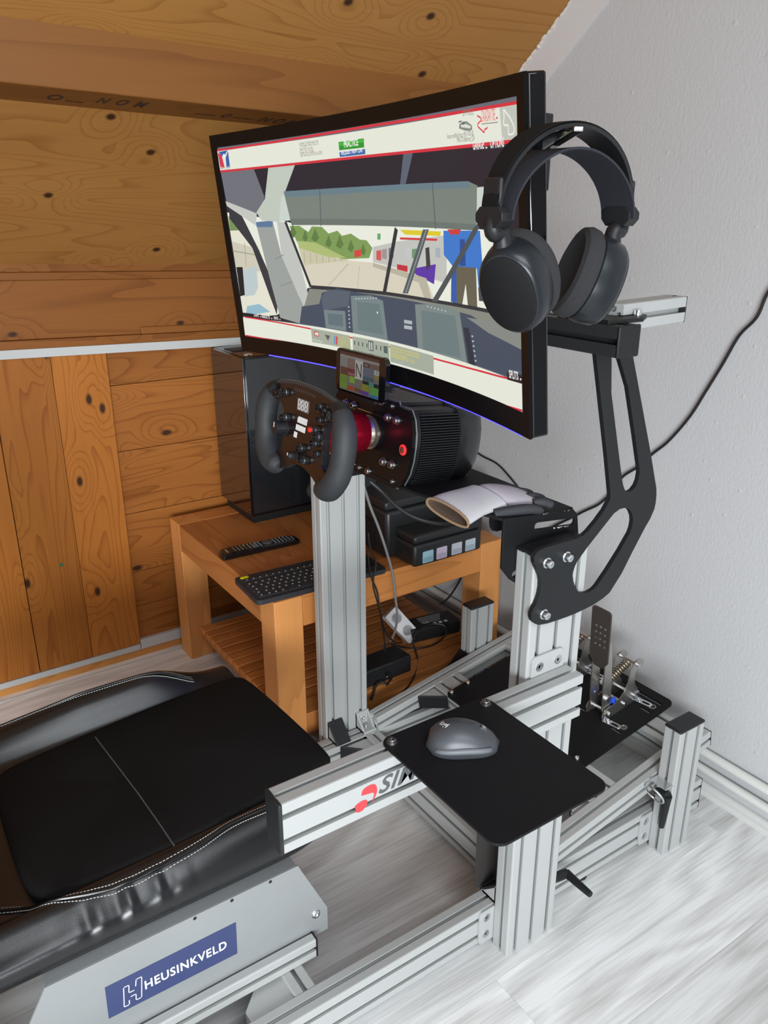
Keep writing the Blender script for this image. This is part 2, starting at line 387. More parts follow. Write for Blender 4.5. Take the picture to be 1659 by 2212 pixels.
def plaster():
    mt = bpy.data.materials.new('rough_white_plaster'); mt.use_nodes = True; nt = mt.node_tree; b = nt.nodes['Principled BSDF']; L = nt.links.new; N = lambda t: nt.nodes.new(t)
    geo = N('ShaderNodeNewGeometry'); n1 = N('ShaderNodeTexNoise'); n1.inputs['Scale'].default_value = 95; n1.inputs['Detail'].default_value = 4; n1.inputs['Roughness'].default_value = .6
    mp = N('ShaderNodeMapping'); mp.inputs['Scale'].default_value = (1.6, 1, 0.8); L(geo.outputs['Position'], mp.inputs[0]); L(mp.outputs[0], n1.inputs['Vector'])
    vo = N('ShaderNodeTexVoronoi'); vo.inputs['Scale'].default_value = 22; L(geo.outputs['Position'], vo.inputs['Vector'])
    mr = N('ShaderNodeMapRange'); mr.inputs[1].default_value = 0.0; mr.inputs[2].default_value = .12; mr.inputs[3].default_value = 1.2; mr.inputs[4].default_value = 0; L(vo.outputs['Distance'], mr.inputs[0])
    ad = N('ShaderNodeMath'); ad.operation = 'ADD'; L(n1.outputs['Fac'], ad.inputs[0]); L(mr.outputs[0], ad.inputs[1])
    bp = N('ShaderNodeBump'); bp.inputs['Strength'].default_value = .36; bp.inputs['Distance'].default_value = .0022; L(ad.outputs[0], bp.inputs['Height']); L(bp.outputs[0], b.inputs['Normal'])
    b.inputs['Base Color'].default_value = (0.53, 0.535, 0.545, 1); b.inputs['Roughness'].default_value = .8
    return mt
PLA = plaster()
struct(box('wall_front', (-1.75, YW, -0.1), (3.1, YW + 0.15, 2.7), PLA))
# baseboard with quarter round
BBM = mat('painted_baseboard', (0.60, 0.60, 0.585, 1), 0.5)
bb = MB(); sec = lambda x: [(x, YW + .002, 0.0), (x, .694, 0.0), (x, .694, .006), (x, .697, .012), (x, .7035, .016), (x, .7035, .024), (x, .7075, .027), (x, YW + .002, .028)]
bb.loft([sec(XL), sec(3.0)])
struct(bb.build('baseboard_front', BBM))
for z, r, nm in ((0.110, 0.0105, 'upper'), (0.0655, 0.0095, 'lower')):
    pp = MB().rings([(XL, .7015, z), (-.7, .7015, z + .0025), (0, .7010, z), (3.0, .7015, z)], r, 16).build('heating_pipe', mat('pipe_paint', (0.66, 0.67, 0.64, 1), .35), smooth=True)
    tag(pp, 'white painted heating pipe along the plaster wall, the %s of the two' % nm, 'pipe')

# left knee wall: boards
PINE_L = srgb(196, 122, 62); PINE_D = srgb(134, 70, 28)
WV = wood('pine_vertical', srgb(179, 112, 47), srgb(130, 69, 23), 'Z', 1.0, 0.9, ring=24)
WH = wood('pine_horizontal', srgb(162, 101, 46), srgb(113, 60, 21), 'Y', 1.0, 0.95, ring=24)
WBand = wood('pine_band', srgb(140, 87, 39), srgb(106, 60, 24), 'Y', 0.8, 0.9, ring=15, kscale=6.6)
PLY = wood('pine_plywood', srgb(169, 121, 64), srgb(136, 86, 40), 'Y', 0.85, 0.80, ring=30, kscale=6.6)
BEAM = wood('pine_beam', srgb(132, 86, 41), srgb(108, 65, 29), 'Y', 0.7, 0.8, ring=12, kscale=4.0)
wl = struct(box('wall_left', (-1.9, -3.0, -0.1), (XL - .022, YW, 1.30), mat('dark_void', (0.03, 0.02, 0.015, 1), .9)))
SAG = -0.031
def sag(y): return SAG * (y + .13)
hz = [0.055, 0.167, 0.282, 0.470, 0.662, 0.8535, 0.95]
for i in range(len(hz) - 1):
    box('board', (XL - .022, -0.21, hz[i] + .0008), (XL - .008, YW, hz[i + 1] - .0008), WH, wl, bevel=.0012)
for a, b_ in ((-.2035, -.3495), (-.3500, -.5005), (-.5020, -.70), (-.7013, -.90), (-.9013, -1.10), (-1.1013, -1.30), (-1.3013, -1.5)):
    box('board', (XL - .010, b_, .046), (XL + .004, a - .0006, .955), WV, wl, bevel=.0008)
box('bottom_rail', (XL - .02, -3, -.01), (XL - .001, YW, .030), wood('pale_pine', srgb(214, 150, 84), srgb(178, 112, 54), 'Y', 1, .8), wl, bevel=.001)
# white door tracks
def sheared_box(lo, hi):
    b = MB().box(lo, hi)
    b.v = [V((p.x, p.y, p.z + sag(p.y))) for p in b.v]; return b
struct(box('trim_1', (XL - .012, -3, .026), (XL + .006, -.205, .0445), WHITEP, bevel=.001)); struct(box('trim_2', (XL - .012, -.203, .026), (XL + .006, YW, .058), WHITEP, bevel=.001))
struct(sheared_box((XL - .012, -3, .945), (XL + .012, YW, .968)).build('trim_3', WHITEP, bevel=.001))
struct(box('trim_5', (-1.4405, -3, 0), (-1.4365, YW, .0016), WHITEP))
# boards above the track
sheared_box((XL - .022, -3, .968), (XL + .008, YW, .990)).build('ledge_board', WBand, wl, bevel=.001)
sheared_box((XL - .022, -3, .9905), (XL - .004, YW, 1.138)).build('band_board', WBand, wl, bevel=.001)
sheared_box((XL - .022, -3, 1.1385), (XL + .002, YW, 1.158)).build('moulding', WBand, wl, bevel=.002)
sheared_box((XL - .022, -3, 1.1585), (XL - .003, YW, 1.19)).build('moulding', WBand, wl, bevel=.001)
sheared_box((XL - .004, -.10, .9905), (XL + .004, .30, 1.010)).build('strip', WBand, wl, bevel=.002)
MB().cyl((XL + .0035, -.4, .3645), (XL + .006, -.4, .3645), .0045, n=12).build('pin', mat('green_pin', (0.01, .16, .09, 1), .4), wl)

# sloping roof
TS = 0.7783
RIDGE = 0.30
def roofz(x, y): return 1.180 + sag(y) + TS * (x - XL)
def roof_slab(x0, x1, t, y0=-3, y1=YW):
    b = MB(); q = [(x0, y0), (x1, y0), (x1, y1), (x0, y1)]
    b.loft([[V((x, y, roofz(x, y))) for x, y in q], [V((x - t * .61, y, roofz(x, y) + t * .79)) for x, y in q]]); return b
ce = struct(roof_slab(XL - .03, RIDGE, .04).build('ceiling', PLY))
for v in ce.data.vertices: v.co.z += 0.014
for x0, x1 in ((XL - .02, -0.975), (-0.97, 0.0), (0.003, RIDGE)): roof_slab(x0, x1, .012).build('panel', PLY, ce)
# the other slope, white, with the roof window that lights the room
WHT = mat('white_ceiling', (0.62, 0.62, 0.61, 1), .8)
RZ = roofz(RIDGE, -1.0)
def slope2(x): return RZ - .40 * (x - RIDGE)
c2 = MB(); wx0, wx1, wy0, wy1 = .90, 1.75, -1.10, .15
for x0, x1, ya, yb in ((RIDGE, wx0, -3, YW), (wx1, 3.0, -3, YW), (wx0, wx1, -3, wy0), (wx0, wx1, wy1, YW)):
    q = [(x0, ya), (x1, ya), (x1, yb), (x0, yb)]
    c2.loft([[V((x, y, slope2(x))) for x, y in q], [V((x + .06, y, slope2(x) + .08)) for x, y in q]])
struct(c2.build('ceiling', WHT))
wr = MB(); zt_ = slope2(2.97)
for ya, yb, za, zb_ in ((-.9, YW, -.1, zt_), (-3, -.9, -.1, .50)): wr.box((2.97, ya, za), (3.05, yb, max(zb_, za + .001)))
struct(wr.build('wall_right', WHT))
w2 = MB()
for ya, yb, za, zb_ in ((-3.0, -2.95, .50, 1.50), (-.95, -.90, .50, 1.50), (-3.0, -.90, .50, .55), (-3.0, -.90, 1.45, 1.50), (-1.97, -1.93, .50, 1.50)): w2.box((2.98, ya, za), (3.02, yb, zb_))
struct(w2.build('window_2', WHITEP))
wf = MB()
for x0, x1, ya, yb in ((wx0, wx0 + .05, wy0, wy1), (wx1 - .05, wx1, wy0, wy1), (wx0, wx1, wy0, wy0 + .06), (wx0, wx1, wy1 - .06, wy1)):
    q = [(x0, ya), (x1, ya), (x1, yb), (x0, yb)]
    wf.loft([[V((x - .005, y, slope2(x) - .007)) for x, y in q], [V((x + .03, y, slope2(x) + .04)) for x, y in q]])
struct(wf.build('window_1', WHITEP))
# purlin
bm_ = MB(); c0 = []
for y in (-3, YW):
    c0.append([V((-.90, y, 1.630 + sag(y))), V((-.90, y, 1.5145 + sag(y))), V((-1.055, y, 1.503 + sag(y))), V((-1.055, y, 1.60 + sag(y)))])
bm_.loft(c0)
pu = bm_.build('purlin', BEAM, ce, bevel=.003)
STAMP = mat('faded_stamp', srgb(58, 38, 24), .8)
def stamp(txt, u0, v0, u1, v1, h):
    nn = V((-.0742, -SAG, 1)).normalized(); q = (-.97, -.13, 1.5093)
    p0 = onP(u0, v0, q, nn); p1 = onP(u1, v1, q, nn); d = p1 - p0
    return lettering('stamp', txt, frame(p0 - V((0, 0, .0006)), V((0, d.y, SAG * d.y)), V((1, 0, .0742))), d.length, h, STAMP, pu, lift=0, bold=.02)
stamp('N  O  M', 205, 222, 305, 232, .055); stamp('N O M', 553, 262, 632, 268, .055)
stamp('--', 420, 246, 466, 249, .006); stamp('O', 471, 253, 489, 255, .045); stamp('--', 502, 254, 545, 257, .006); stamp('O', 96, 214, 128, 218, .05); stamp('--', 140, 218, 180, 221, .006)
# gable trim strip under the roof edge + foam
b = MB(); y0, y1 = .700, YW + .004
def edge(x, d, y): return V((x + d * .614, y, roofz(x, YW) - d * .789))
b.loft([[edge(x, 0.0, y0), edge(x, .072, y0 + .011), edge(x, .072, y1), edge(x, 0.0, y1)] for x in (XL, RIDGE)])
struct(b.build('trim_4', mat('trim_white', (0.60, 0.575, 0.57, 1), .6)))
fo = MB(); rr = random.Random(5); x = XL
while x < .0:
    w = rr.uniform(.006, .016); c = edge(x, rr.uniform(-.001, .004), .700); r = rr.uniform(.0035, .0065)
    fo.rings([c + V((-w * .5, 0, -w * .39)), c, c + V((w * .5, 0, w * .39))], [r * .6, r, r * .6], 6); x += w * 1.0
fo = fo.build('foam_bead', mat('foam', (0.62, 0.56, 0.50, 1), .9), ce, smooth=True); fo['kind'] = 'stuff'
# ================================================================== COCKPIT FRAME
CK = thing('racing_cockpit', 'silver aluminium profile racing simulator frame with black brackets standing on grey floor', 'racing frame', (-.35, 0, 0))
H = .822
UX = ((-.04, 0.0), (-.70, -.66))            # uprights right, left
for x0, x1 in UX:
    profile((x0, 0, 0.0), (x1, .12, H - .004), 'Z', CK)
    endcap((x0 - .0005, -.0005, H - .004), (x1 + .0005, .1205, H + .002), CK)
    profile((x0, .454, 0.0), (x1, .534, .312), 'Z', CK)
    endcap((x0 - .0005, .4535, .312), (x1 + .0005, .5345, .318), CK)
RX = ((-.085, -.045), (-.655, -.615))        # rails
for x0, x1 in RX:
    p = profile((x0, -1.0, .012), (x1, .635, .092), 'Y', CK)
    box('end_cap', (x0, .635, .012), (x1, .6375, .092), BLK, CK)
    for yy in (.262, -.62, .60):
        MB().lathe([(.013, 0.0), (.018, .002), (.018, .008), (.008, .012)], frame(V(((x0 + x1) / 2, yy, 0)), (1, 0, 0), (0, 1, 0)), 18).build('rubber_foot', BLK, CK, smooth=True)
PIV = V((0, .176, .139))
MT = Matrix.Translation(PIV) @ Matrix.Rotation(math.atan(.174), 4, 'X') @ Matrix.Translation(-PIV)
for x0, x1 in RX:
    profile((x0, .118, .099), (x1, .645, .139), 'Y', CK, M=MT)
    box('end_cap', (x0, .645, .099), (x1, .6475, .139), BLK, CK, M=MT)
# cross members: seat, under the uprights, front ; pedal deck
for ya, yb in ((-.3985, -.3585), (.0857, .1257), (-.93, -.89)):
    profile((-.615, ya, .012), (-.085, yb, .092), 'X', CK)
for ya, yb in ((.300, .380), (.545, .625)):
    profile((-.615, ya, .099), (-.085, yb, .139), 'X', CK, M=MT)
# pedal tray
hol = []
for xc in (-.211, -.318, -.45):
    for y_ in (.497, .597, .637):
        hol.append(slot(xc - .028, y_, xc + .036, y_, .0035) if y_ > .6 else slot(xc + .012, y_, xc + .036, y_, .0032))
tm = MT @ Matrix.Translation((0, 0, .139))
tray = MB().plate(rrect(-.565, .296, -.157, .665, .016), hol, 0, .005, tm).build('pedal_tray', BLKW, CK)
for q in ((-.5545, .3105), (-.5545, .364), (-.183, .367)): bolt(tm @ V((q[0], q[1], .005)), MT.to_3x3() @ V((0, 0, 1)), .0055, .006, CK, washer=.0)
for q in ((-.182, .617), (-.181, .516)): MB().lathe([(.0085, 0), (.0085, .0008), (.006, .0012), (.005, -.002)], tm @ Matrix.Translation((q[0], q[1], .005)), 16).build('bolt', DSTEEL, CK, smooth=True)

# flat brackets sandwiched between members
def flat_bracket(M, w, h, bolts, r=.010, t=.0045):
    o = MB().plate(rrect(0, 0, w, h, r), [], 0, t, M).build('flat_bracket', ALU, CK, bevel=.0008)
    for x, y in bolts:
        MB().lathe([(.0085, 0), (.0085, .0009), (.0068, .0012), (.0030, .0009), (.0026, -.0002)], M @ Matrix.Translation((x, y, t)), 16).build('bolt', STEEL, o, smooth=True)
yz = lambda x, y, z: frame(V((x, y, z)), (0, 1, 0), (0, 0, 1))      # local x = Y, y = Z, z = +X
zy_ = lambda x, y, z: frame(V((x, y, z)), (0, -1, 0), (0, 0, 1))    # faces -X
for y in (-.034, .420):
    flat_bracket(yz(-.0447, y, .0125), .078, .0785, [(.0165, .0605), (.0165, .021)])
    flat_bracket(zy_(-.6553, y + .078, .0125), .078, .0785, [(.0615, .0605), (.0615, .021)])
flat_bracket(yz(.0003, .0075, .530), .072, .1115, [(.0165, .0915), (.0582, .0915), (.0165, .02), (.0582, .02)], r=.012)

# corner gussets with covers
def gusset(c, a, b, w, size, parent=CK, cover=True, closed=False):
    """inner corner c, legs a and b, width vector w"""
    c = V(c); a = V(a) * size; b = V(b) * size; w = V(w)
    g = MB(); t = .12
    for k in (0, 1):                                   # cheeks
        o = c + w * (k * .86); e = w * .14
        g.loft([[o, o + a, o + b], [o + e, o + e + a, o + e + b]])
    g.loft([[c, c + a, c + a + b * t, c + b * t], [c + w, c + w + a, c + w + a + b * t, c + w + b * t]])
    g.loft([[c, c + b, c + b + a * t, c + a * t], [c + w, c + w + b, c + w + b + a * t, c + w + a * t]])
    if closed: g = MB().loft([[c, c + a, c + a + b * .3, c + b + a * .3, c + b], [c + w, c + w + a, c + w + a + b * .3, c + w + b + a * .3, c + w + b]])
    o = g.build('corner_bracket', ALU, parent)
    if cover:
        n = (a + b).normalized() * .004; e = w * .04
        q = [c + a * 1.04 - e, c + b * 1.04 - e, c + b * 1.04 + w + e, c + a * 1.04 + w + e]
        k = [c + a * .72 + a * .2, c + b * .92]
        MB().loft([[p for p in q], [q[0] + n, q[1] + n, q[2] + n, q[3] + n]]).build('bracket_cover', BLK, o, bevel=.0025)
    elif cover is False:
        bolt(c + a * .5 + w * .5 + b * t, b, .0045, .005, o); bolt(c + b * .55 + w * .5 + a * t, a, .0045, .005, o)
    return o
for s, xi in ((1, -.66), (-1, -.04)):
    gusset((xi, .004, .092), (s, 0, 0), (0, 0, 1), (0, .038, 0), .042)
    gusset((-.615 if s > 0 else -.085, .0857, .050), (s, 0, 0), (0, -1, 0), (0, 0, .040), .070)
    xr = -.615 if s > 0 else -.085
    gusset(MT @ V((xr, .300, .100)), (s, 0, 0), MT.to_3x3() @ V((0, -1, 0)), MT.to_3x3() @ V((0, 0, .036)), .052)
    gusset((xr, -.3985, .020), (s, 0, 0), (0, -1, 0), (0, 0, .066), .078, closed=True, cover=None)
gusset((-.6599, .085, .092), (.92, 0, 0), (0, 0, 1), (0, .036, 0), .042, cover=False)
gusset((-.70, .454, .135), (0, -1, 0), (0, 0, 1), (.036, 0, 0), .040)
# plate standing beside the rail under the mouse plate
MB().plate(rrect(-.004, .094, .150, .232, .006), [], 0, .005, yz(-.0935, 0, 0)).build('mounting_plate', mat('dark_aluminium', (.12, .11, .105, 1), .4, .7), CK)

# side rail with printed name, mouse plate
SR = profile((.005, -.4640, .5262), (.045, .085, .6062), 'Y', CK, name='side_rail')
endcap((.004, -.4695, .5252), (.046, -.4640, .6072), CK)
LG = yz(.0452, -.356, .5375)
RED = mat('red_print', srgb(214, 60, 66), .5)
def bez(P): return [tuple(p[:2]) for p in spline([V((a, b, 0)) for a, b in P], 6)]
up = bez([(.012, .036), (.015, .046), (.026, .050), (.036, .047), (.040, .037), (.038, .024), (.030, .013)]) + bez([(.030, .013), (.0345, .026), (.032, .032), (.024, .0335), (.012, .036)])
lo_ = bez([(.000, .020), (.010, .0245), (.020, .0235), (.0225, .017), (.019, .009), (.010, .004), (.002, .007)]) + [(.000, .020)]
up = [(x * .92, (y - .002) * .82) for x, y in up]; lo_ = [(x * .92, (y - .002) * .82) for x, y in lo_]
for ol in (up, lo_[:-1]): MB().plate(ol[:-1], [], 0, .0003, LG).build('emblem', RED, SR)
lettering('name_print', 'SIM-LAB', yz(.0452, -.3165, .5540), .155, .027, mat('grey_print', srgb(78, 82, 84), .5), SR, shear=.35, bold=.018, space=1.06)
MP = MB().plate(rrect(.006, -.2905, .258, -.0925, .018), [], .6062, .6102, Matrix.Identity(4)).build('mouse_plate', BLKW, CK, bevel=.0006)
for x, y in ((.0209, -.2778), (.023, -.1055)): bolt((x, y, .6102), (0, 0, 1), .0062, .006, MP, DSTEEL, washer=.0085)

# monitor arms
arm = [(-.011, .8199), (-.0058, .8302), (.0035, .8346), (.040, .8345), (.0896, .8328), (.1121, .8436), (.1503, .8789), (.1500, .8990), (.087, 1.1195), (.1642, 1.1195), (.262, .890), (.2675, .8616), (.2640, .8380), (.2398, .8076), (.1834, .7188), (.1471, .7040), (.0972, .6990), (.0683, .6985), (.0161, .7005), (-.0013, .7100), (-.0073, .7239), (-.0044, .7332), (.0045, .7448), (.0102, .7633), (.0096, .7834), (-.0008, .8018)]
keep = {8, 9}
def soften(p, keep=()):
    out = []
    for i, b_ in enumerate(p):
        a = p[i - 1]; c = p[(i + 1) % len(p)]
        if i in keep: out.append(b_); continue
        for t in (.28,): out.append((b_[0] + (a[0] - b_[0]) * t, b_[1] + (a[1] - b_[1]) * t))
        out.append((b_[0] * .72 + (a[0] + c[0]) * .14, b_[1] * .72 + (a[1] + c[1]) * .14))
        out.append((b_[0] + (c[0] - b_[0]) * .28, b_[1] + (c[1] - b_[1]) * .28))
    return out
h1 = [(.0791, .767), (.0801, .781), (.0887, .797), (.1494, .8473), (.1692, .8631), (.1945, .8629), (.2097, .8485), (.2143, .829), (.2061, .808), (.1452, .7389), (.127, .729), (.1048, .7309), (.0898, .7435)]
h2 = [(.1110, 1.113), (.1723, .9187), (.1794, .8998), (.1898, .8874), (.2083, .8913), (.2171, .9106), (.2121, .9322), (.1465, 1.113)]
for s in (0, 1):
    xa = (.0005, .0085) if s == 0 else (-.7085, -.7005)
    M = frame(V((0, 0, 0)), (0, 1, 0), (0, 0, 1))
    a = MB().plate(soften(arm, keep), [soften(h1), soften(h2)], xa[0], xa[1], M).build('monitor_arm', BLKM, CK, bevel=.0006)
    for y, z in ((.0185, .8085), (.0605, .8085), (.0200, .7200)):
        bolt((xa[1] if s == 0 else xa[0], y, z), (1 if s == 0 else -1, 0, 0), .0068, .010, a, washer=.0088)
CBAR = (V((-.755, .083, 1.1195)), V((.046, .127, 1.1635)))
profile(CBAR[0], CBAR[1], 'X', CK, m=DKGREY, name='cross_bar')
endcap((.046, .0823, 1.1188), (.051, .1277, 1.1642), CK, m=BLKM); endcap((-.760, .0823, 1.1188), (-.755, .1277, 1.1642), CK)
dv = V((-.117, .993, 0))
for s in (1, -1):
    cx = -.0335 if s == 1 else -.655
    pr = MB(); ol = profile_outline(.04, .04); e = V((cx, .31, 1.1665)); d = V((-.117 * s, .993, 0)); sd = V((d.y, -d.x, 0))
    Ls = .175
    pr.loft([[e - d * k + sd * p[0] + V((0, 0, p[1])) for p in ol] for k in (Ls, .002)]).build('aluminium_profile', ALU, CK)
    pr = MB(); cap = [(-.02, -.02), (.02, -.02), (.02, .02), (-.02, .02)]
    pr.loft([[e - d * k + sd * p[0] + V((0, 0, p[1])) for p in cap] for k in (.002, -.001)]).build('end_cap', BLK, CK, bevel=.0012)
    MB().plate([(-.05, .09), (.055, .085), (.062, .150), (.040, .185), (-.01, .185), (-.05, .15)], [], 0, .006, Matrix.Translation((cx + .006 * s, 0, 1.1637))).build('hinge_plate', BLKM, CK, bevel=.001)
    bolt((cx + .045 * s, .165, 1.1697), (0, 0, 1), .006, .008, CK)

# wheel deck: side brackets and deck plate
def dz(y): return .8745 - .0955 * (y + .029)
br = [(-.029, .8745), (.110, .8610), (.124, .858), (.132, .8500), (.1340, .846), (.1400, .812), (.1400, .778), (.122, .7577), (.0047, .7577), (-.008, .767), (-.028, .791)]
for s in (0, 1):
    xb = (-.0455, -.0405) if s == 0 else (-.6595, -.6545)
    MB().plate(br, [slot(.043, .8473, .122, .838, .0055), slot(.000, .775, .028, .783, .005), slot(.085, .775, .11, .783, .005)], xb[0], xb[1], frame(V((0, 0, 0)), (0, 1, 0), (0, 0, 1))).build('wheel_bracket', BLKW, CK, bevel=.0012)
    if s == 0:
        ch = random.Random(4)
        for y0, z0, y1, z1 in ((.045, .8675, .112, .8610), (.046, .8413, .12, .8325)):
            for k in range(6):
                t = ch.random(); y = y0 + (y1 - y0) * t; z = z0 + (z1 - z0) * t - .001; w = ch.uniform(.002, .007); h = ch.uniform(.0008, .0024)
                MB().plate([(y - w, z + h * .4), (y + w, z), (y + w * .3, z - h), (y - w * .5, z - h * .6)], [], xb[1] + .0001, xb[1] + .0004, frame(V((0, 0, 0)), (0, 1, 0), (0, 0, 1))).build('paint_chip', mat('bare_chip', (.5, .5, .5, 1), .5), CK)
    xs = -1 if s == 0 else 1
    xt = -.082 if s == 0 else -.618
    MB().plate(chaikin([(-.02, .87), (.02, .866), (.02, .845), (.012, .836), (-.012, .836), (-.02, .848)], 1), [], xt - .002, xt + .002, frame(V((0, 0, 0)), (0, 1, 0), (0, 0, 1))).build('deck_tab', BLKW, CK)
dk = [(-.0455, -.029), (-.105, -.050), (-.235, -.078), (-.465, -.078), (-.595, -.050), (-.6545, -.029), (-.6545, .128), (-.0455, .128)]
MB().plate(dk, [], -.005, 0, frame(V((0, -.029, .8745)), (1, 0, 0), (0, 1, -.0955)) @ Matrix.Translation((0, .029, 0))).build('wheel_deck', BLKW, CK, bevel=.001)

# clamp levers
def lever(root, p, q, parent, hub, r=.0085):
    b = MB(); p = V(p); q = V(q); root = V(root)
    b.rings([root, root.lerp(p, .5), p], [r * .9, r * 1.15, r * 1.1], 14)
    k = spline([p, p.lerp(q, .3), p.lerp(q, .75), q], 4); n = len(k)
    b.rings(k, [r * (1.05 - .35 * i / (n - 1)) for i in range(n)], 12)
    o = b.build('clamp_lever', BLKM, parent, smooth=True)
    return o
lever((-.0355, .455, .1495), (-.002, .444, .163), (-.012, .452, .072), CK, None)
cl = MB(); ring = [V((-.0215, .437, .163)) + V((.0225 * math.cos(a), -.012 * math.sin(a) - .012, .028 * math.sin(a) * .8)) for a in [2 * PI * i / 24 for i in range(25)]]
cl.rings(ring, .0022, 8, cap=False)
cl.box((-.040, .430, .184), (.0, .456, .187)).build('clamp_bracket', STEEL, CK, smooth=True)
lever((-.022, .118, .101), (-.018, .168, .095), (.048, .163, .100), CK, None)

# ------------------------------------------------------------------ pedals
def pedal(xc, label, angle, name):
    base = tm @ V((xc, .517, .005))
    T = thing(name, label, 'pedal', base, 'pedals bolted to the black tray')
    F = MT.to_3x3(); PF = Matrix.Translation(base) @ F.to_4x4()
    L3 = lambda x, y, z: PF @ V((x, y, z))
    side = lambda x: PF @ frame(V((x, 0, 0)), (0, 1, 0), (0, 0, 1))
    ol = [(-.022, 0), (.102, 0), (.102, .030), (.090, .045), (.090, .075), (.100, .092), (.116, .086), (.124, .098), (.112, .112), (.094, .112), (.076, .092), (.066, .052), (.028, .026), (-.006, .030), (-.022, .020)]
    for x in (-.026, .022):
        MB().plate(soften(ol, {0, 1}), [circ(.0, .014, .003, 8), circ(.06, .02, .003, 8), circ(.084, .02, .003, 8)], 0, .003, side(x)).build('base_plate', BRSTEEL, T, bevel=.0004)
    # pedal arm pair leaning to the driver
    lean = angle
    AF = PF @ Matrix.Translation((0, -.004, .014)) @ Matrix.Rotation(lean, 4, 'X')
    asid = lambda x: AF @ frame(V((x, 0, 0)), (0, 1, 0), (0, 0, 1))
    for x in (-.0195, .0165):
        MB().plate(soften([(-.012, -.008), (.012, -.008), (.014, .06), (.010, .135), (.004, .19), (-.012, .19), (-.014, .12), (-.016, .05)]), [circ(0, 0, .0035, 10), circ(-.001, .04, .003, 10)], 0, .003, asid(x)).build('pedal_arm', BRSTEEL, T, bevel=.0004)
    ff = AF @ frame(V((0, -.0135, 0)), (1, 0, 0), (0, 0, 1))
    hs = []
    for r in range(4):
        for c in (-1, 0, 1): hs.append(circ(c * .0130 + .0005, .178 + r * .0155 + (c == 0) * .0005 - (0 if c else .0078 * (r == 9)), .0034, 10))
    MB().plate([(-.0125, .122), (.0125, .122), (.0265, .141)] + rrect(-.0275, .15, .0275, .272, .009, 4)[5:16] + [(-.0265, .141)], hs, -.0018, .0018, ff).build('pedal_face', mat('dark_brown_steel', (.105, .088, .080, 1), .45, .7), T, bevel=.0006)
    for y, z, r in ((-.001, .014, .0045), (.05, .014, .004), (.084, .02, .004), (.100, .10, .004)):
        MB().cyl(L3(-.034, y, z), L3(.031, y, z), r, n=12).build('cross_pin', STEEL, T, smooth=True)
    for x in (-.022, .022):
        MB().cyl(AF @ V((x - .004, -.001, .040)), AF @ V((x + .004, -.001, .040)), .0075, n=14).build('bushing', STEEL, T, smooth=True)
    a0 = AF @ V((0, .006, .062)); a1 = L3(0, .100, .098); d = (a1 - a0); u = d.normalized(); s1 = u.cross(V((1, 0, 0))).normalized(); s2 = u.cross(s1)
    n = 11; hp = [a0 + d * (.10 + .84 * i / (n * 10)) + (s1 * math.cos(2 * PI * i / 10) + s2 * math.sin(2 * PI * i / 10)) * .0095 for i in range(n * 10 + 1)]
    MB().rings(hp, .0016, 6).build('spring', mat('bronze_spring', (.30, .24, .17, 1), .35, .9), T, smooth=True)
    MB().cyl(a0, a1, .0045, n=12).build('spring_rod', DSTEEL, T, smooth=True)
    MB().lathe([(.008, 0), (.0125, .001), (.0125, .007), (.008, .009)], frame(a0 + d * .03, s1, s2), 18).build('spring_seat', mat('white_nylon', (.75, .75, .73, 1), .4), T, smooth=True)
    MB().cyl(L3(.004, .022, .026), L3(.018, .026, .033), .0075, n=14).build('bump_stop', mat('blue_rubber', (.01, .07, .60, 1), .5), T, smooth=True)
    for y in (-.014, .094):
        f = MB().plate(slot(.026, y, .060, y + .004, .0075), [slot(.044, y + .0022, .058, y + .0038, .0032)], 0, .003, PF)
        f.plate([(y - .007, 0), (y + .010, 0), (y + .008, .022), (y - .005, .022)], [], .025, .028, side(0)).build('slotted_foot', STEEL, T, bevel=.0004)
        bolt(L3(.034, y, .003), F @ V((0, 0, 1)), .005, .005, T)
    return T
pedal(-.250, 'steel racing pedal with perforated brown face plate, spring and blue bump stop', math.radians(-7), 'racing_pedal')
pedal(-.395, 'steel racing pedal mostly hidden behind the tall aluminium upright', math.radians(-5), 'racing_pedal')
# ================================================================== MONITOR
MW, MH, MR = .82, .3469, 1.8
MC = V((-.3083, -.1023, 1.2566))
MRot = Matrix.Rotation(-.0094, 3, 'Z') @ Matrix.Rotation(.0977, 3, 'X') @ Matrix.Rotation(-.0079, 3, 'Y')
def mloc(x, z, off=0.0):
    """arc length x, height z, off towards the viewer -> world"""
    th = x / MR
    return MC + MRot @ V(((MR - off) * math.sin(th), -MR + (MR - off) * math.cos(th), z))
def mst(u, v):
    d = MRot.transposed() @ ray(u, v); o = MRot.transposed() @ (CC - MC)
    a = d.x ** 2 + d.y ** 2; b_ = 2 * (o.x * d.x + (o.y + MR) * d.y); c = o.x ** 2 + (o.y + MR) ** 2 - MR ** 2
    t = (-b_ + math.sqrt(b_ * b_ - 4 * a * c)) / (2 * a); p = o + d * t
    return (math.asin(max(-1, min(1, p.x / MR))) * MR, p.z)
BEZ = mat('bezel_black', (.004, .004, .0045, 1), .18, spec=.22)
MON = thing('curved_monitor', 'large curved black ultrawide monitor showing a race car cockpit, blue light strip below', 'monitor', MC - V((0, 0, .21)))
def curved(x0, x1, z0, z1, f0, f1, n=28):
    b = MB(); b.loft([[mloc(x, z0, f0), mloc(x, z1, f0), mloc(x, z1, f1), mloc(x, z0, f1)] for x in [x0 + (x1 - x0) * i / n for i in range(n + 1)]]); return b
ex, zt, zb = MW / 2 + .0165, MH / 2 + .0215, -MH / 2 - .0305
curved(-ex, ex, zb, zt, -.024, -.0008).build('housing', BLKG, MON, smooth=True, bevel=.003)
curved(-ex + .12, ex - .12, zb + .05, zt - .06, -.042, -.024).build('back_cover', BLK, MON, smooth=True)
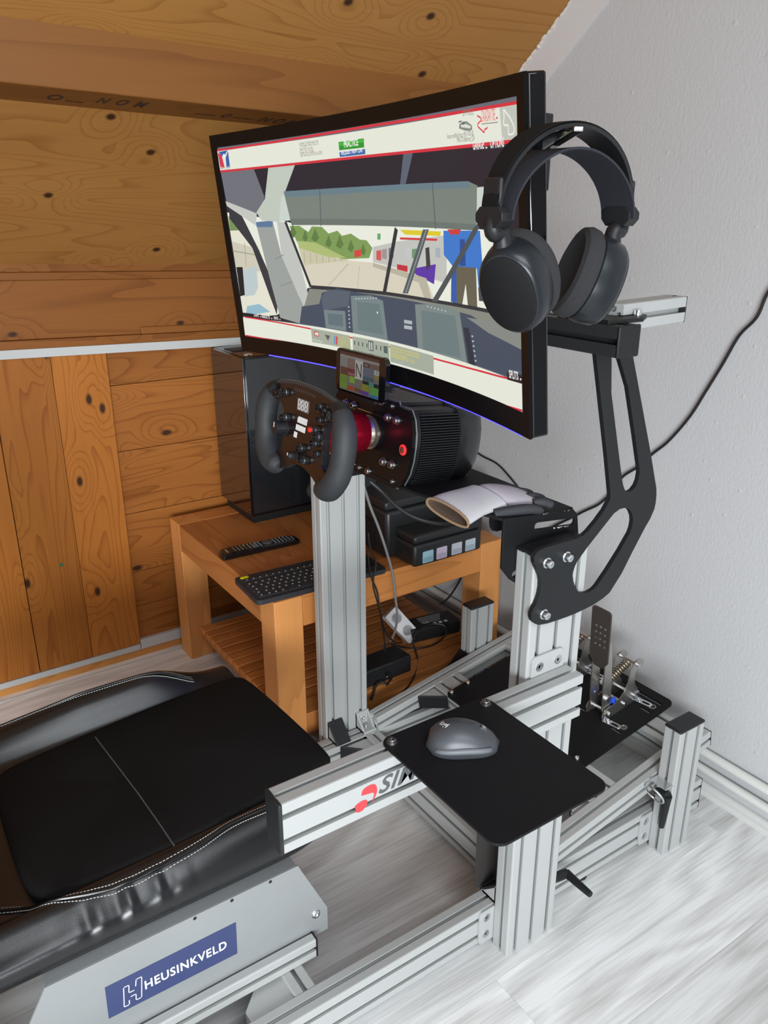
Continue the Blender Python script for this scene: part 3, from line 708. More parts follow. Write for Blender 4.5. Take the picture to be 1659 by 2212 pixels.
for a in ((-ex, ex, MH / 2, zt, 1), (-ex, ex, zb, -MH / 2, 1), (-ex, -MW / 2, -MH / 2, MH / 2, 0), (MW / 2, ex, -MH / 2, MH / 2, 0)):
    curved(a[0], a[1], a[2], a[3], -.001, .003, 28 if a[4] else 2).build('bezel', BEZ, MON, smooth=True)
curved(-.345, .40, zb - .0035, zb + .0005, -.006, -.001).build('light_strip', mat('blue_led', (.02, .02, .4, 1), .4, emis=(.03, .025, 1.0, 1), estr=5.0), MON)
box('wall_mount', MC + V((-.09, .045, -.09)), MC + V((.01, .186, -.055)), BLKM, MON); box('wall_mount', MC + V((-.09, .038, -.14)), MC + V((.01, .052, .06)), BLKM, MON)

# picture on the screen: flat coloured shapes lying on the curved panel
SC = {'v': [], 'f': [], 'c': []}
LAY = [0]
def zm(x, y): return (440 + x * .48222, 150 + y * .48222)
def addshape(pts2, faces, col):
    """pts2 in panel metres; cut into strips so that it follows the curve"""
    LAY[0] += 1; off = .0003 + LAY[0] * .000012
    bm = bmesh.new(); vv = [bm.verts.new((p[0], 0, p[1])) for p in pts2]
    for f in faces:
        try: bm.faces.new([vv[i] for i in f])
        except ValueError: pass
    xs = [p[0] for p in pts2]; x = math.floor(min(xs) / .008) * .008
    while x < max(xs):
        if min(xs) < x: bmesh.ops.bisect_plane(bm, geom=bm.verts[:] + bm.edges[:] + bm.faces[:], plane_co=(x, 0, 0), plane_no=(1, 0, 0))
        x += .008
    k = len(SC['v']); bm.verts.index_update()
    L = lambda q: max(-1, min(1, q))
    for v in bm.verts: SC['v'].append(mloc(L(v.co.x / (MW / 2)) * MW / 2, L(v.co.z / (MH / 2)) * MH / 2, off))
    for f in bm.faces: SC['f'].append([k + q.index for q in f.verts]); SC['c'].append(col)
    bm.free()
def poly(col, *pts):
    p2 = [mst(*zm(*p)) for p in pts]
    tr = tessellate_polygon([[V((p[0], p[1], 0)) for p in p2]])
    addshape(p2, [list(t) for t in tr], srgb(*col))
def line(col, w, *pts):
    p2 = [V(mst(*zm(*p))) for p in pts]
    for a, b_ in zip(p2, p2[1:]):
        d = (b_ - a); n = V((-d.y, d.x)).normalized() * (w / 2)
        addshape([a + n, b_ + n, b_ - n, a - n], [[0, 1, 2, 3]], srgb(*col))
def word(txt, col, a, b_, h, shear=0.0, bold=0.0):
    """text from pixel a to pixel b (baseline), height in metres"""
    vs_, fs = text2d(txt, 1, shear, 1, bold); x0 = min(p[0] for p in vs_); x1 = max(p[0] for p in vs_); y1 = max(p[1] for p in vs_); y0 = min(p[1] for p in vs_)
    p = V(mst(*zm(*a))); q = V(mst(*zm(*b_))); d = (q - p); n = V((-d.y, d.x)).normalized()
    addshape([p + d * ((v[0] - x0) / (x1 - x0)) + n * ((v[1] - y0) / (y1 - y0) * h) for v in vs_], fs, srgb(*col))
full = (46, 42, 52)
addshape([(-MW / 2, -MH / 2), (MW / 2, -MH / 2), (MW / 2, MH / 2), (-MW / 2, MH / 2)], [[0, 1, 2, 3]], srgb(36, 33, 43))
poly((104, 106, 118), (60, 330), (1420, 110), (1420, 150), (60, 366))
W1 = (233, 236, 222)
# outside view
poly((236, 240, 226), (100, 640), (365, 680), (400, 690), (1232, 715), (1425, 740), (1440, 1118), (1030, 1034), (470, 978), (330, 1100), (180, 1112))
poly((128, 158, 88), (385, 702), (430, 700), (450, 715), (470, 728), (485, 703), (530, 705), (560, 735), (600, 722), (620, 745), (660, 735), (700, 762), (730, 765), (757, 800), (742, 845), (620, 850), (420, 775))
for t in ((400, 720, 34), (455, 738, 26), (500, 740, 36), (560, 765, 30), (610, 770, 36), (660, 785, 30), (715, 800, 26)):
    poly((96, 128, 66), (t[0] - t[2] * .5, t[1] + 20), (t[0], t[1] - t[2] * .8), (t[0] + t[2] * .5, t[1] + 14), (t[0] + 4, t[1] + 34))
poly((176, 192, 120), (420, 768), (500, 775), (640, 845), (560, 842), (428, 800))
poly((206, 202, 172), (426, 800), (560, 840), (650, 852), (640, 872), (450, 878))
for k in range(7): line((150, 150, 130), .0012, (450 + k * 28, 815 + k * 6), (454 + k * 27, 868 - k * 1))
poly((218, 212, 192), (445, 878), (650, 856), (765, 866), (1010, 965), (1035, 1034), (478, 974))
line((186, 180, 164), .0016, (650, 870), (600, 925), (560, 968)); line((190, 184, 168), .0016, (700, 880), (690, 980))
poly((196, 198, 192), (760, 795), (870, 770), (1090, 742), (1090, 960), (990, 925), (760, 862))
for x, y, c in ((775, 812, (210, 90, 90)), (800, 806, (160, 150, 150)), (830, 800, (120, 125, 130)), (905, 800, (200, 200, 205)), (935, 805, (110, 150, 110)), (1040, 800, (170, 180, 185))):
    poly(c, (x, y), (x + 22, y - 3), (x + 22, y + 45), (x, y + 40))
poly((226, 206, 40), (880, 718), (1066, 726), (1060, 746), (905, 740)); poly((214, 60, 66), (880, 752), (1050, 758), (1046, 768), (882, 762))
poly((196, 46, 60), (868, 872), (915, 880), (915, 908), (868, 895)); poly((92, 52, 168), (948, 890), (1042, 872), (1034, 962), (948, 916))
poly((60, 60, 64), (995, 800), (1012, 795), (1018, 880), (1000, 900)); poly((214, 70, 66), (676, 812), (706, 806), (708, 836), (678, 842))
poly((186, 182, 162), (760, 866), (1000, 935), (1022, 1032), (990, 1024), (965, 955), (760, 884)); poly((96, 168, 110), (780, 735), (794, 735), (794, 762), (780, 762))
# crew member
poly((58, 122, 206), (1076, 722), (1240, 722), (1250, 860), (1256, 980), (1234, 980), (1226, 892), (1120, 884), (1078, 830))
poly((36, 78, 150), (1150, 760), (1172, 760), (1176, 880), (1150, 880)); poly((102, 97, 80), (1128, 882), (1222, 888), (1228, 1068), (1186, 1060), (1176, 960), (1160, 1056), (1130, 1048))
poly((48, 92, 170), (1112, 890), (1134, 900), (1136, 1050), (1110, 1040)); poly((70, 74, 84), (1232, 976), (1258, 980), (1262, 1040), (1236, 1036)); poly((206, 62, 60), (1094, 716), (1156, 716), (1146, 738), (1108, 740))
# left window
poly((232, 230, 212), (112, 655), (250, 790), (335, 1095), (182, 1110)); poly((120, 146, 84), (112, 655), (172, 720), (120, 722)); poly((210, 206, 186), (128, 770), (230, 800), (300, 905), (150, 905))
line((150, 150, 134), .0015, (130, 812), (262, 836)); line((150, 150, 134), .0015, (185, 775), (192, 880))
poly((52, 54, 60), (110, 590), (170, 650), (250, 810), (335, 1010), (330, 1100), (296, 1010), (220, 800), (118, 668))
poly((192, 206, 208), (176, 900), (238, 880), (246, 975), (230, 1010), (182, 1018)); poly((24, 22, 26), (148, 885), (176, 885), (186, 1010), (166, 1016)); poly((150, 190, 206), (196, 1060), (250, 1050), (300, 1085), (190, 1104))
# pillar and roll cage
poly((158, 164, 160), (236, 690), (312, 684), (350, 830), (446, 1060), (438, 1140), (345, 1112), (300, 945)); poly((196, 200, 194), (330, 680), (372, 686), (420, 810), (476, 1032), (448, 1062), (352, 840))
line((130, 138, 138), .0014, (322, 850), (360, 830)); line((130, 138, 138), .0014, (346, 970), (400, 950)); poly((92, 122, 158), (234, 684), (312, 676), (310, 706), (240, 706))
poly((112, 114, 124), (78, 462), (226, 444), (274, 570), (270, 596), (240, 645), (104, 592)); poly((200, 204, 196), (100, 590), (240, 645), (236, 700), (106, 612))
poly((196, 204, 192), (292, 436), (412, 424), (362, 560), (400, 580), (384, 674), (330, 682), (262, 676), (238, 640), (276, 580))
poly((206, 216, 210), (350, 566), (382, 560), (390, 676), (340, 680)); poly((92, 100, 116), (898, 372), (942, 366), (908, 512), (882, 516))
# padded bar
poly((122, 132, 124), (360, 546), (1186, 500), (1230, 520), (1226, 722), (396, 697)); poly((104, 128, 138), (360, 546), (1186, 500), (1200, 530), (374, 572))
poly((108, 118, 112), (390, 668), (1226, 694), (1226, 722), (396, 697)); line((92, 104, 106), .003, (522, 536), (528, 700)); line((92, 104, 106), .003, (1028, 508), (1042, 714)); poly((206, 214, 206), (1228, 528), (1262, 524), (1246, 690), (1226, 694))
# windscreen frame and bars
BK = (44, 48, 54)
for w, p in ((.007, ((368, 682), (482, 974))), (.006, ((482, 974), (820, 1004), (1040, 1040), (1440, 1120))), (.009, ((866, 712), (812, 1000)))): line(BK, w, *p)
poly((84, 94, 98), (986, 716), (1012, 716), (918, 1004), (894, 1002)); line((150, 160, 160), .002, (1000, 718), (908, 1000)); poly((74, 82, 86), (1216, 704), (1248, 690), (1048, 1042), (1024, 1038))
# dashboard
poly((134, 138, 128), (475, 982), (820, 1010), (1040, 1046), (1440, 1126), (1440, 1410), (430, 1140))
poly((66, 78, 96), (442, 1062), (520, 1050), (532, 1000), (600, 980), (700, 1000), (900, 1030), (1200, 1100), (1440, 1255), (1440, 1408), (432, 1140))
poly((134, 140, 134), (1180, 1110), (1440, 1160), (1440, 1262), (1280, 1180)); poly((86, 98, 112), (528, 1020), (560, 985), (660, 995), (650, 1060), (540, 1080))
DP = (118, 134, 136)
poly(DP, (540, 1076), (636, 1082), (642, 1172), (550, 1156)); poly((96, 116, 122), (558, 1092), (625, 1098), (628, 1152), (562, 1142))
poly(DP, (662, 1014), (750, 1012), (806, 1036), (828, 1214), (672, 1182)); poly((104, 124, 128), (690, 1040), (790, 1050), (808, 1190), (694, 1166))
poly((124, 138, 136), (950, 1052), (1060, 1050), (1150, 1086), (1184, 1314), (964, 1268)); poly((108, 126, 128), (978, 1078), (1130, 1104), (1156, 1292), (986, 1254))
for k in range(8): poly((190, 200, 200), *[(682 + k * 13, 1024 - k * .5), (688 + k * 13, 1024 - k * .5), (688 + k * 13, 1030 - k * .5), (682 + k * 13, 1030 - k * .5)])
for k in range(6): poly((190, 200, 200), *[(1004 + k * 16, 1058 + k * 4), (1010 + k * 16, 1059 + k * 4), (1010 + k * 16, 1065 + k * 4), (1004 + k * 16, 1064 + k * 4)])
for k in range(6): poly((180, 190, 190), *[(650 + k * .8, 1060 + k * 18), (656 + k * .8, 1060 + k * 18), (656 + k * .8, 1067 + k * 18), (650 + k * .8, 1067 + k * 18)])
for k in range(6): poly((186, 196, 196), *[(1204 + k * 3, 1190 + k * 22), (1211 + k * 3, 1191 + k * 22), (1212 + k * 3, 1199 + k * 22), (1205 + k * 3, 1198 + k * 22)])
poly((40, 48, 60), (1168, 1155), (1192, 1158), (1222, 1330), (1196, 1326)); poly((176, 186, 188), (902, 1120), (938, 1126), (938, 1142), (902, 1136)); poly((176, 186, 188), (902, 1144), (938, 1150), (938, 1166), (902, 1160))
poly((236, 240, 240), (778, 1084), (786, 1086), (782, 1096))
# top banner
poly(W1, (58, 366), (1420, 148), (1420, 322), (70, 458)); poly((196, 200, 188), (1330, 162), (1420, 148), (1420, 322), (1345, 330))
RD = (216, 48, 62)
line(RD, .0034, (56, 364), (740, 254), (1425, 145)); line(RD, .0038, (70, 458), (740, 388), (1425, 318))
poly((214, 58, 78), (66, 372), (84, 384), (98, 440), (80, 446)); poly((52, 96, 170), (70, 370), (110, 362), (94, 392), (84, 386)); poly((52, 96, 170), (112, 364), (122, 438), (106, 440), (102, 396)); poly((244, 244, 238), (89, 380), (98, 378), (100, 398), (90, 396))
word('IRACING', (206, 206, 196), (82, 452), (122, 448), .006, bold=.03)
for i, t in enumerate(('Canadian Tire Motorsport Park', 'Track length: 3.96 km Turns: 10', 'PRACTICE, 24 h Min', 'Elapsed time: 17:50:00', 'Sim Time: Sat 2019-07-06 16:33:00')):
    y = (341, 352, 368, 382, 392)[i]; L_ = (86, 84, 58, 60, 96)[i]; word(t, (120, 122, 116) if i != 3 else (170, 96, 90), (433 + i * 1.5, y), (433 + i * 1.5 + L_, y - L_ * .13), .0052)
poly((44, 152, 44), (608, 325), (722, 308), (724, 349), (612, 362)); poly((70, 182, 64), (609, 328), (721, 311), (721, 326), (610, 344)); word('PRACTICE', (236, 244, 230), (634, 351), (698, 341), .010, bold=.03)
poly((58, 104, 172), (612, 371), (728, 356), (729, 379), (615, 392)); word('REQUEST NEW CAR', (232, 236, 236), (622, 387), (718, 374), .0075, bold=.03)
word('BMW M8 GTE', (116, 120, 112), (1168, 209), (1216, 203), .0078); word('Setup modified from VRS-19S2-JEL', (120, 122, 114), (1097, 316), (1218, 301), .0068); word('M8-GTE-Bathurst_Q4', (120, 122, 114), (1142, 331), (1220, 322), .0068)
poly((136, 142, 134), (1152, 244), (1168, 232), (1186, 232), (1208, 250), (1210, 268), (1200, 275), (1178, 274), (1150, 264)); poly((222, 226, 214), (1158, 248), (1178, 242), (1204, 254), (1200, 264), (1160, 258)); poly((96, 106, 110), (1162, 242), (1174, 236), (1178, 244), (1166, 248)); line((90, 96, 92), .0014, (1148, 236), (1162, 230))
line((226, 70, 84), .0018, (1232, 206), (1248, 216), (1250, 228), (1234, 244), (1236, 256), (1264, 283), (1266, 268), (1278, 262), (1278, 256)); word('CANADIAN TIRE', (230, 84, 92), (1252, 236), (1314, 228), .0125, .2); poly((206, 44, 60), (1316, 214), (1326, 212), (1322, 224)); line((160, 160, 150), .0012, (1252, 244), (1326, 236))
line((240, 244, 234), .0018, (1352, 178), (1360, 190), (1380, 215), (1396, 250), (1400, 272), (1394, 288), (1374, 292), (1372, 272), (1372, 248), (1356, 250), (1350, 240), (1354, 214), (1352, 178))
word('GARAGE', (232, 230, 224), (1214, 361), (1264, 355), .0105, bold=.03); poly((232, 230, 224), (1271, 344), (1281, 349), (1271, 356)); word('OPTIONS', (232, 230, 224), (1292, 354), (1354, 347), .0105, bold=.03); poly((240, 220, 40), (1388, 452), (1398, 451), (1398, 462), (1388, 463)); word('55 FPS', (240, 220, 60), (1378, 463), (1411, 460), .008)
# bottom banner
poly(W1, (180, 1110), (1445, 1410), (1445, 1545), (186, 1190))
poly((28, 25, 30), (180, 1088), (352, 1112), (354, 1126), (182, 1106)); word('LAPS', (226, 224, 220), (230, 1106), (252, 1109), .0062, bold=.03); word('RESULTS', (226, 224, 220), (266, 1112), (302, 1117), .0062, bold=.03); word('INFO', (226, 224, 220), (320, 1119), (340, 1122), .0062, bold=.03)
for x, y in ((258, 1107), (308, 1115), (345, 1120)): poly((226, 224, 220), (x, y - 5), (x + 5, y), (x, y + 4))
line(RD, .0026, *[(188 + 125.7 * i, 1108 + [0, 20, 44, 70, 98, 128, 160, 194, 228, 262, 294][i]) for i in range(11)])
GP = (168, 176, 160)
poly(GP, (485, 1158), (661, 1192), (664, 1252), (492, 1220)); poly(GP, (672, 1194), (836, 1226), (839, 1306), (676, 1268)); poly(GP, (840, 1228), (1036, 1282), (1038, 1366), (843, 1308))
poly((208, 60, 70), (500, 1170), (522, 1176), (520, 1196), (502, 1192)); poly((226, 226, 216), (504, 1176), (520, 1178), (518, 1192), (504, 1188)); poly((90, 96, 92), (548, 1186), (572, 1192), (562, 1214)); poly((80, 150, 200), (590, 1192), (595, 1193), (594, 1230), (589, 1228)); poly((216, 60, 70), (598, 1194), (605, 1196), (604, 1232), (598, 1230))
word('Martijn Villagers', (226, 228, 220), (496, 1218), (540, 1226), .0055)
for i, t in enumerate(('Car Num: 73', 'Position: 0', 'Class: 0 Inch', 'Fuel Left: 17.66L')): word(t, (206, 196, 70), (613, 1203 + i * 13), (657, 1211 + i * 13), .0055)
for i, x in enumerate((682, 700, 718, 738, 756, 780, 800, 818)): line((88, 98, 92), .0035, (x, 1215 + (x - 682) * .19), (x, 1232 + (x - 682) * .22))
poly((88, 100, 96), (744, 1212), (766, 1217), (767, 1262), (746, 1256)); line((220, 224, 214), .003, (750, 1220), (751, 1254)); line((220, 224, 214), .003, (759, 1222), (760, 1256)); poly((88, 100, 96), (812, 1236), (830, 1240), (831, 1272), (814, 1268))
for i, t in enumerate(('Philip Woods-Doerr has recently disconnected.', 'David Beaurain-Doerr has recently disconnected.', 'Ian Wilkinson connected.', 'Kenneth Jespersen 2019-2021  Thanks!')): word(t, (220, 206, 66), (846, 1252 + i * 13), (846 + (128, 128, 72, 106)[i], 1252 + i * 13 + (128, 128, 72, 106)[i] * .26), .0058)
poly((34, 28, 36), (1368, 1354), (1440, 1371), (1440, 1408), (1370, 1388)); word('SPLITS', (232, 230, 224), (1378, 1381), (1420, 1391), .0105, bold=.03); poly((232, 230, 224), (1427, 1380), (1436, 1387), (1427, 1392))
line(RD, .0026, *[(192 + 124.9 * i, 1190 + [0, 22, 46, 76, 108, 144, 182, 222, 264, 302, 338][i]) for i in range(11)])
so = link_mesh('screen', SC['v'], SC['f'], emat('screen_light', strength=.68), MON)
ca = so.data.color_attributes.new('Col', 'FLOAT_COLOR', 'CORNER')
for p in so.data.polygons:
    for li in p.loop_indices: ca.data[li].color = SC['c'][p.index]

# ================================================================== HEADPHONES AND HOOK
HX = .160; HY = -.160
hk0 = onX(1168, 307, .095); hk1 = onX(1249, 279, .205)
hk = thing('headphone_hook', 'black flat headphone hook with bright tip fixed behind the monitor', 'hook', hk0)
M_ = frame(hk0, hk1 - hk0, (0, 0, 1)); ll = (hk1 - hk0).length
MB().plate([(-.02, -.016), (ll * .5, -.008), (ll, -.0025), (ll, .0025), (ll * .5, .004), (-.02, .006)], [], -.006, .006, M_).build('hook_arm', BLKG, hk, bevel=.002)
MB().plate([(ll, -.0025), (ll + .002, -.002), (ll + .002, .002), (ll, .0025)], [], -.0045, .0045, M_).build('hook_tip', STEEL, hk, bevel=.0008)
box('hook_plate', hk0 + V((-.03, -.004, -.05)), hk0 + V((-.002, .02, .03)), BLKG, hk, bevel=.002)

HP = thing('headphones', 'black over-ear headphones with fabric strap hanging from a hook beside the monitor', 'headphones', (HX, HY, 1.196))
def band(a0, a1, ry, rz, cz, wx, th, n=36, dip=0.0):
    secs = []
    for i in range(n + 1):
        a = math.radians(a0 + (a1 - a0) * i / n); c, s_ = math.cos(a), math.sin(a)
        nn = V((0, c * rz, s_ * ry)).normalized(); p = V((HX, HY + c * ry, cz + s_ * rz)); w = wx * (1 - .30 * abs(math.cos(a)) ** 3)
        secs.append([p + V((-w / 2, 0, 0)) - nn * th * .3, p - nn * th / 2, p + V((w / 2, 0, 0)) - nn * th * .3, p + V((w / 2, 0, 0)) + nn * th * .3, p + nn * th / 2, p + V((-w / 2, 0, 0)) + nn * th * .3])
    return MB().loft(secs)
band(0, 180, .0965, .083, 1.3115, .036, .0065).build('headband', BLK, HP, smooth=True)
band(-2, 182, .1000, .0865, 1.3115, .033, .0020).build('band_fabric', SUEDE, HP, smooth=True)
STRAP = mat('navy_black_fabric', (.012, .013, .020, 1), .8, bump=(900, .15))
secs = []
for i in range(41):
    t = i / 40; a = PI * (1 - t); y = HY - math.cos(PI * t) * -1 * 0
    py = HY + math.cos(a) * (.088 - .018 * math.sin(a)); pz = 1.306 + (math.sin(a) ** .75 if math.sin(a) > 0 else 0) * .066
    secs.append((V((HX, py, pz))))
ss = []
for i, p in enumerate(secs):
    t = (secs[min(i + 1, 40)] - secs[max(i - 1, 0)]).normalized(); nn = V((0, -t.z, t.y)); w = .046
    ss.append([p + V((-w / 2, 0, 0)), p + V((-w / 2, 0, 0)) + nn * .0025, p + V((w / 2, 0, 0)) + nn * .0025, p + V((w / 2, 0, 0))])
MB().loft(ss).build('strap', STRAP, HP, smooth=True)
for s in (-1, 1):
    lean = math.radians(24)
    n_out = V((.42, s * math.cos(lean), -math.sin(lean))).normalized(); tz = V((0, -s * math.sin(lean) * -1, math.cos(lean)))
    tz = (tz - n_out * tz.dot(n_out)).normalized(); tx = tz.cross(n_out).normalized()
    cc = V((HX - .004, HY + s * .049, 1.2450))
    F = frame(cc, tx, tz); out = F.to_3x3() @ V((0, 0, 1))
    if out.dot(n_out) < 0: F = frame(cc, -tx, tz)
    def oval(a, b_, h, n=40): return [F @ V((a * .90 * math.cos(2 * PI * i / n) * (1 + .04 * abs(math.sin(2 * PI * i / n))), b_ * math.sin(2 * PI * i / n), h)) for i in range(n)]
    MB().loft([oval(.034, .043, -.003), oval(.0395, .0485, .0), oval(.0405, .0495, .010), oval(.0385, .0470, .026), oval(.0345, .043, .0315), oval(.033, .0415, .0320)]).build('ear_cup', mat('satin_black', (.014, .017, .021, 1), .30, .2), HP, smooth=True)
    MB().loft([oval(.0325, .0410, .0318), oval(.0325, .0410, .0332), oval(.031, .0395, .0338)]).build('cup_plate', mat('cup_black', (.006, .006, .007, 1), .5, spec=.25), HP, smooth=True)
    MB().loft([oval(.0375, .0465, -.001), oval(.0415, .0505, -.006), oval(.0420, .051, -.014), oval(.0395, .048, -.021), oval(.033, .041, -.0235), oval(.022, .030, -.020)]).build('ear_cushion', mat('charcoal_mesh', (.020, .0195, .022, 1), .95, bump=(1400, .5)), HP, smooth=True)
    top = F @ V((0, .046, .014)); be = V((HX, HY + s * .0940, 1.312))
    yk = spline([top - V((0, 0, .012)), top + V((0, s * .004, .010)), top.lerp(be, .55) + V((0, s * .006, -.004)), be], 6)
    MB().rings(yk, [.0125, .012, .011, .0105] + [.0095] * (len(yk) - 8) + [.009, .008, .007, .005], 12).build('yoke', BLK, HP, smooth=True)
    box('slider', (HX - .013, HY + s * .0955 - .0030, 1.300), (HX + .013, HY + s * .0955 + .0030, 1.345), BLK, HP, bevel=.0025)
    MB().plate([(-.013, 1.298), (.013, 1.298), (.020, 1.305), (.020, 1.312), (.014, 1.318), (-.014, 1.318), (-.020, 1.312), (-.020, 1.305)], [], min(s * .084, s * .101), max(s * .084, s * .101), Matrix.Translation((HX, HY, 0)) @ frame(V((0, 0, 0)), (1, 0, 0), (0, 0, 1)) @ Matrix.Scale(-1, 4, (0, 0, 1))).build('strap_clip', BLK, HP, bevel=.001)
    if s == 1:
        MB().lathe([(.0075, 0), (.0075, .004), (.005, .006), (.002, .0065)], frame(F @ V((.038, -.022, .012)), F.to_3x3() @ V((0, 1, 0)), F.to_3x3() @ V((0, 0, 1))), 18).build('volume_wheel', BLKG, HP, smooth=True)

# ================================================================== WHEEL BASE
ta = math.radians(5.5); BC = V((-.35, -.07, .949))
BF = frame(BC, (1, 0, 0), (0, math.sin(ta), math.cos(ta)))          # z towards the driver
WB = thing('wheel_base', 'black direct drive wheel motor with finned sides and bolted front plate', 'wheel base', (-.35, 0, .87))
FPM = mat('plate_black', (.005, .005, .0055, 1), .22, spec=.18)
BEZ = mat('bezel_black', (.004, .004, .0045, 1), .18, spec=.22)
half = [(.071, .066), (.074, .061), (.108, .059), (.119, .045), (.1255, .022), (.1265, 0), (.1245, -.024), (.118, -.048), (.105, -.070), (.093, -.0755), (.085, -.080)]
fp = half + [(-x, y) for x, y in half[::-1]]
MB().plate(fp, [], -.007, 0, BF).build('front_plate', FPM, WB)
MB().plate([(x * 1.012, y * 1.012) for x, y in fp], [], -.0085, -.0072, BF).build('plate_edge', mat('bare_edge', (.6, .6, .58, 1), .35, .8), WB)
body = lambda k, ky, d: [BF @ V((x * k, (y - .0) * ky, -d)) for x, y in fp]
MB().loft([body(.97, .985, .0086), body(.97, .985, .020), body(.90, .96, .021), body(.90, .96, .105), body(.955, .98, .106), body(.97, .98, .112), body(.94, .95, .143), body(.80, .86, .170), body(.72, .80, .172)]).build('motor_housing', mat('housing_grey', (.013, .0135, .015, 1), .28, .1), WB, smooth=True)
def halfw(y):
    pts = sorted([(b_, a) for a, b_ in half]); 
    for (y0, x0), (y1, x1) in zip(pts, pts[1:]):
        if y0 <= y <= y1: return x0 + (x1 - x0) * (y - y0) / max(1e-6, y1 - y0)
    return pts[0][1]
fin = MB(); k = 0; y = -.070
while y < .052:
    w = halfw(y) * .985
    for s in (-1, 1):
        fin.box((min(s * (w - .016), s * w), y - .0010, -.105), (max(s * (w - .016), s * w), y + .0010, -.0205), BF)
    y += .0043
fo_ = fin.build('cooling_fins', BLK, WB); fo_['kind'] = 'stuff'
for x, y, r in ((.054, .037, .006), (.080, .037, .006), (.051, -.041, .006), (.077, -.040, .006), (.007, -.069, .005), (.063, .058, .0035), (-.042, -.069, .0035), (-.022, -.070, .0035), (.082, -.068, .0035), (-.054, .037, .006), (-.080, .037, .006), (-.051, -.041, .006), (-.077, -.04, .006), (.030, .058, .0045), (-.05, .06, .0045)):
    bolt(BF @ V((x, y, 0)), BF.to_3x3() @ V((0, 0, 1)), r, r * 1.25, WB, DSTEEL, washer=r * 1.28)
line_ = MB().box((-.07, .0335, 0), (.042, .0347, .0006), BF).build('groove', STEEL, WB)
MB().lathe([(.009, 0), (.009, .0015), (.0068, .0025)], BF @ Matrix.Translation((.103, -.008, 0)), 22).build('power_button_ring', mat('red_ring', (.3, .01, .01, 1), .4, emis=(1, .02, .02, 1), estr=1.3), WB, smooth=True)
MB().lathe([(.0062, .001), (.0062, .003), (.005, .0038)], BF @ Matrix.Translation((.103, -.008, 0)), 18).build('power_button', mat('button_metal', (.22, .07, .05, 1), .4, .5), WB, smooth=True)
MB().lathe([(.030, 0), (.030, .003), (.027, .004), (.024, .004), (.022, .010), (.020, .014)], BF, 28).build('shaft_collar', mat('brass_steel', (.45, .40, .33, 1), .3, .9), WB, smooth=True)
MB().lathe([(.019, .010), (.0235, .014), (.0235, .055), (.021, .06)], BF, 28).build('shaft', mat('bright_steel', (.55, .56, .57, 1), .32, .9), WB, smooth=True)

# ================================================================== STEERING WHEEL
wa = math.radians(7); WC = V((-.353, -.200, .9645))
WF = frame(WC, (1, 0, 0), (0, math.sin(wa), math.cos(wa))) @ Matrix.Diagonal((.885, .90, .92, 1))
ST = thing('steering_wheel', 'black formula style steering wheel with rubber grips and many buttons', 'steering wheel', WC)
hub = WC + WF.to_3x3() @ V((0, 0, -.012))
ax = (BC + V((0, 0, 0)) - hub).normalized()
RM = mat('red_anodised', (.50, .008, .035, 1), .28, .75)
HM = frame(hub, (1, 0, 0), ax.cross(V((1, 0, 0)))); 
if (HM.to_3x3() @ V((0, 0, 1))).dot(ax) < 0: HM = HM @ Matrix.Rotation(PI, 4, 'X')
MB().lathe([(.034, -.004), (.0355, .0), (.0355, .058), (.0335, .060), (.0335, .070), (.0355, .072), (.0355, .102), (.0340, .104), (.024, .105)], HM, 32).build('quick_release', RM, ST, smooth=True)
hp_ = [(.0, .0895), (.045, .088), (.090, .082), (.118, .076), (.134, .066), (.140, .050), (.118, .045), (.096, .046), (.080, .035), (.074, .012), (.078, -.010), (.074, -.028), (.080, -.045), (.096, -.056), (.115, -.058), (.118, -.072), (.095, -.088), (.072, -.084), (.045, -.069), (.020, -.062), (.0, -.0605)]
wp = hp_ + [(-x, y) for x, y in hp_[-2:0:-1]]
CARB = mat('brown_black_carbon', (.012, .0065, .005, 1), .25, coat=.15, spec=.35)
MB().plate(soften(wp), [], -.0025, .0025, WF).build('wheel_plate', CARB, ST, bevel=.0008)
MB().plate([(x * .985, y) for x, y in soften(wp)], [], -.014, -.0026, WF).build('rear_shell', BLK, ST)
hr_ = [V((x, y)) for x, y in hp_[:5]]
rim = [V((x * s, y + .0005, .0)) for s in (-1,) for x, y in [(p[0], p[1]) for p in hp_[:6]][::-1]] + [V((x, y + .0005, 0)) for x, y in hp_[1:6]]
MB().rings([WF @ p for p in spline(rim, 4)], .0035, 8).build('rim_edge', mat('rim_grey', (.035, .037, .04, 1), .4), ST, smooth=True)
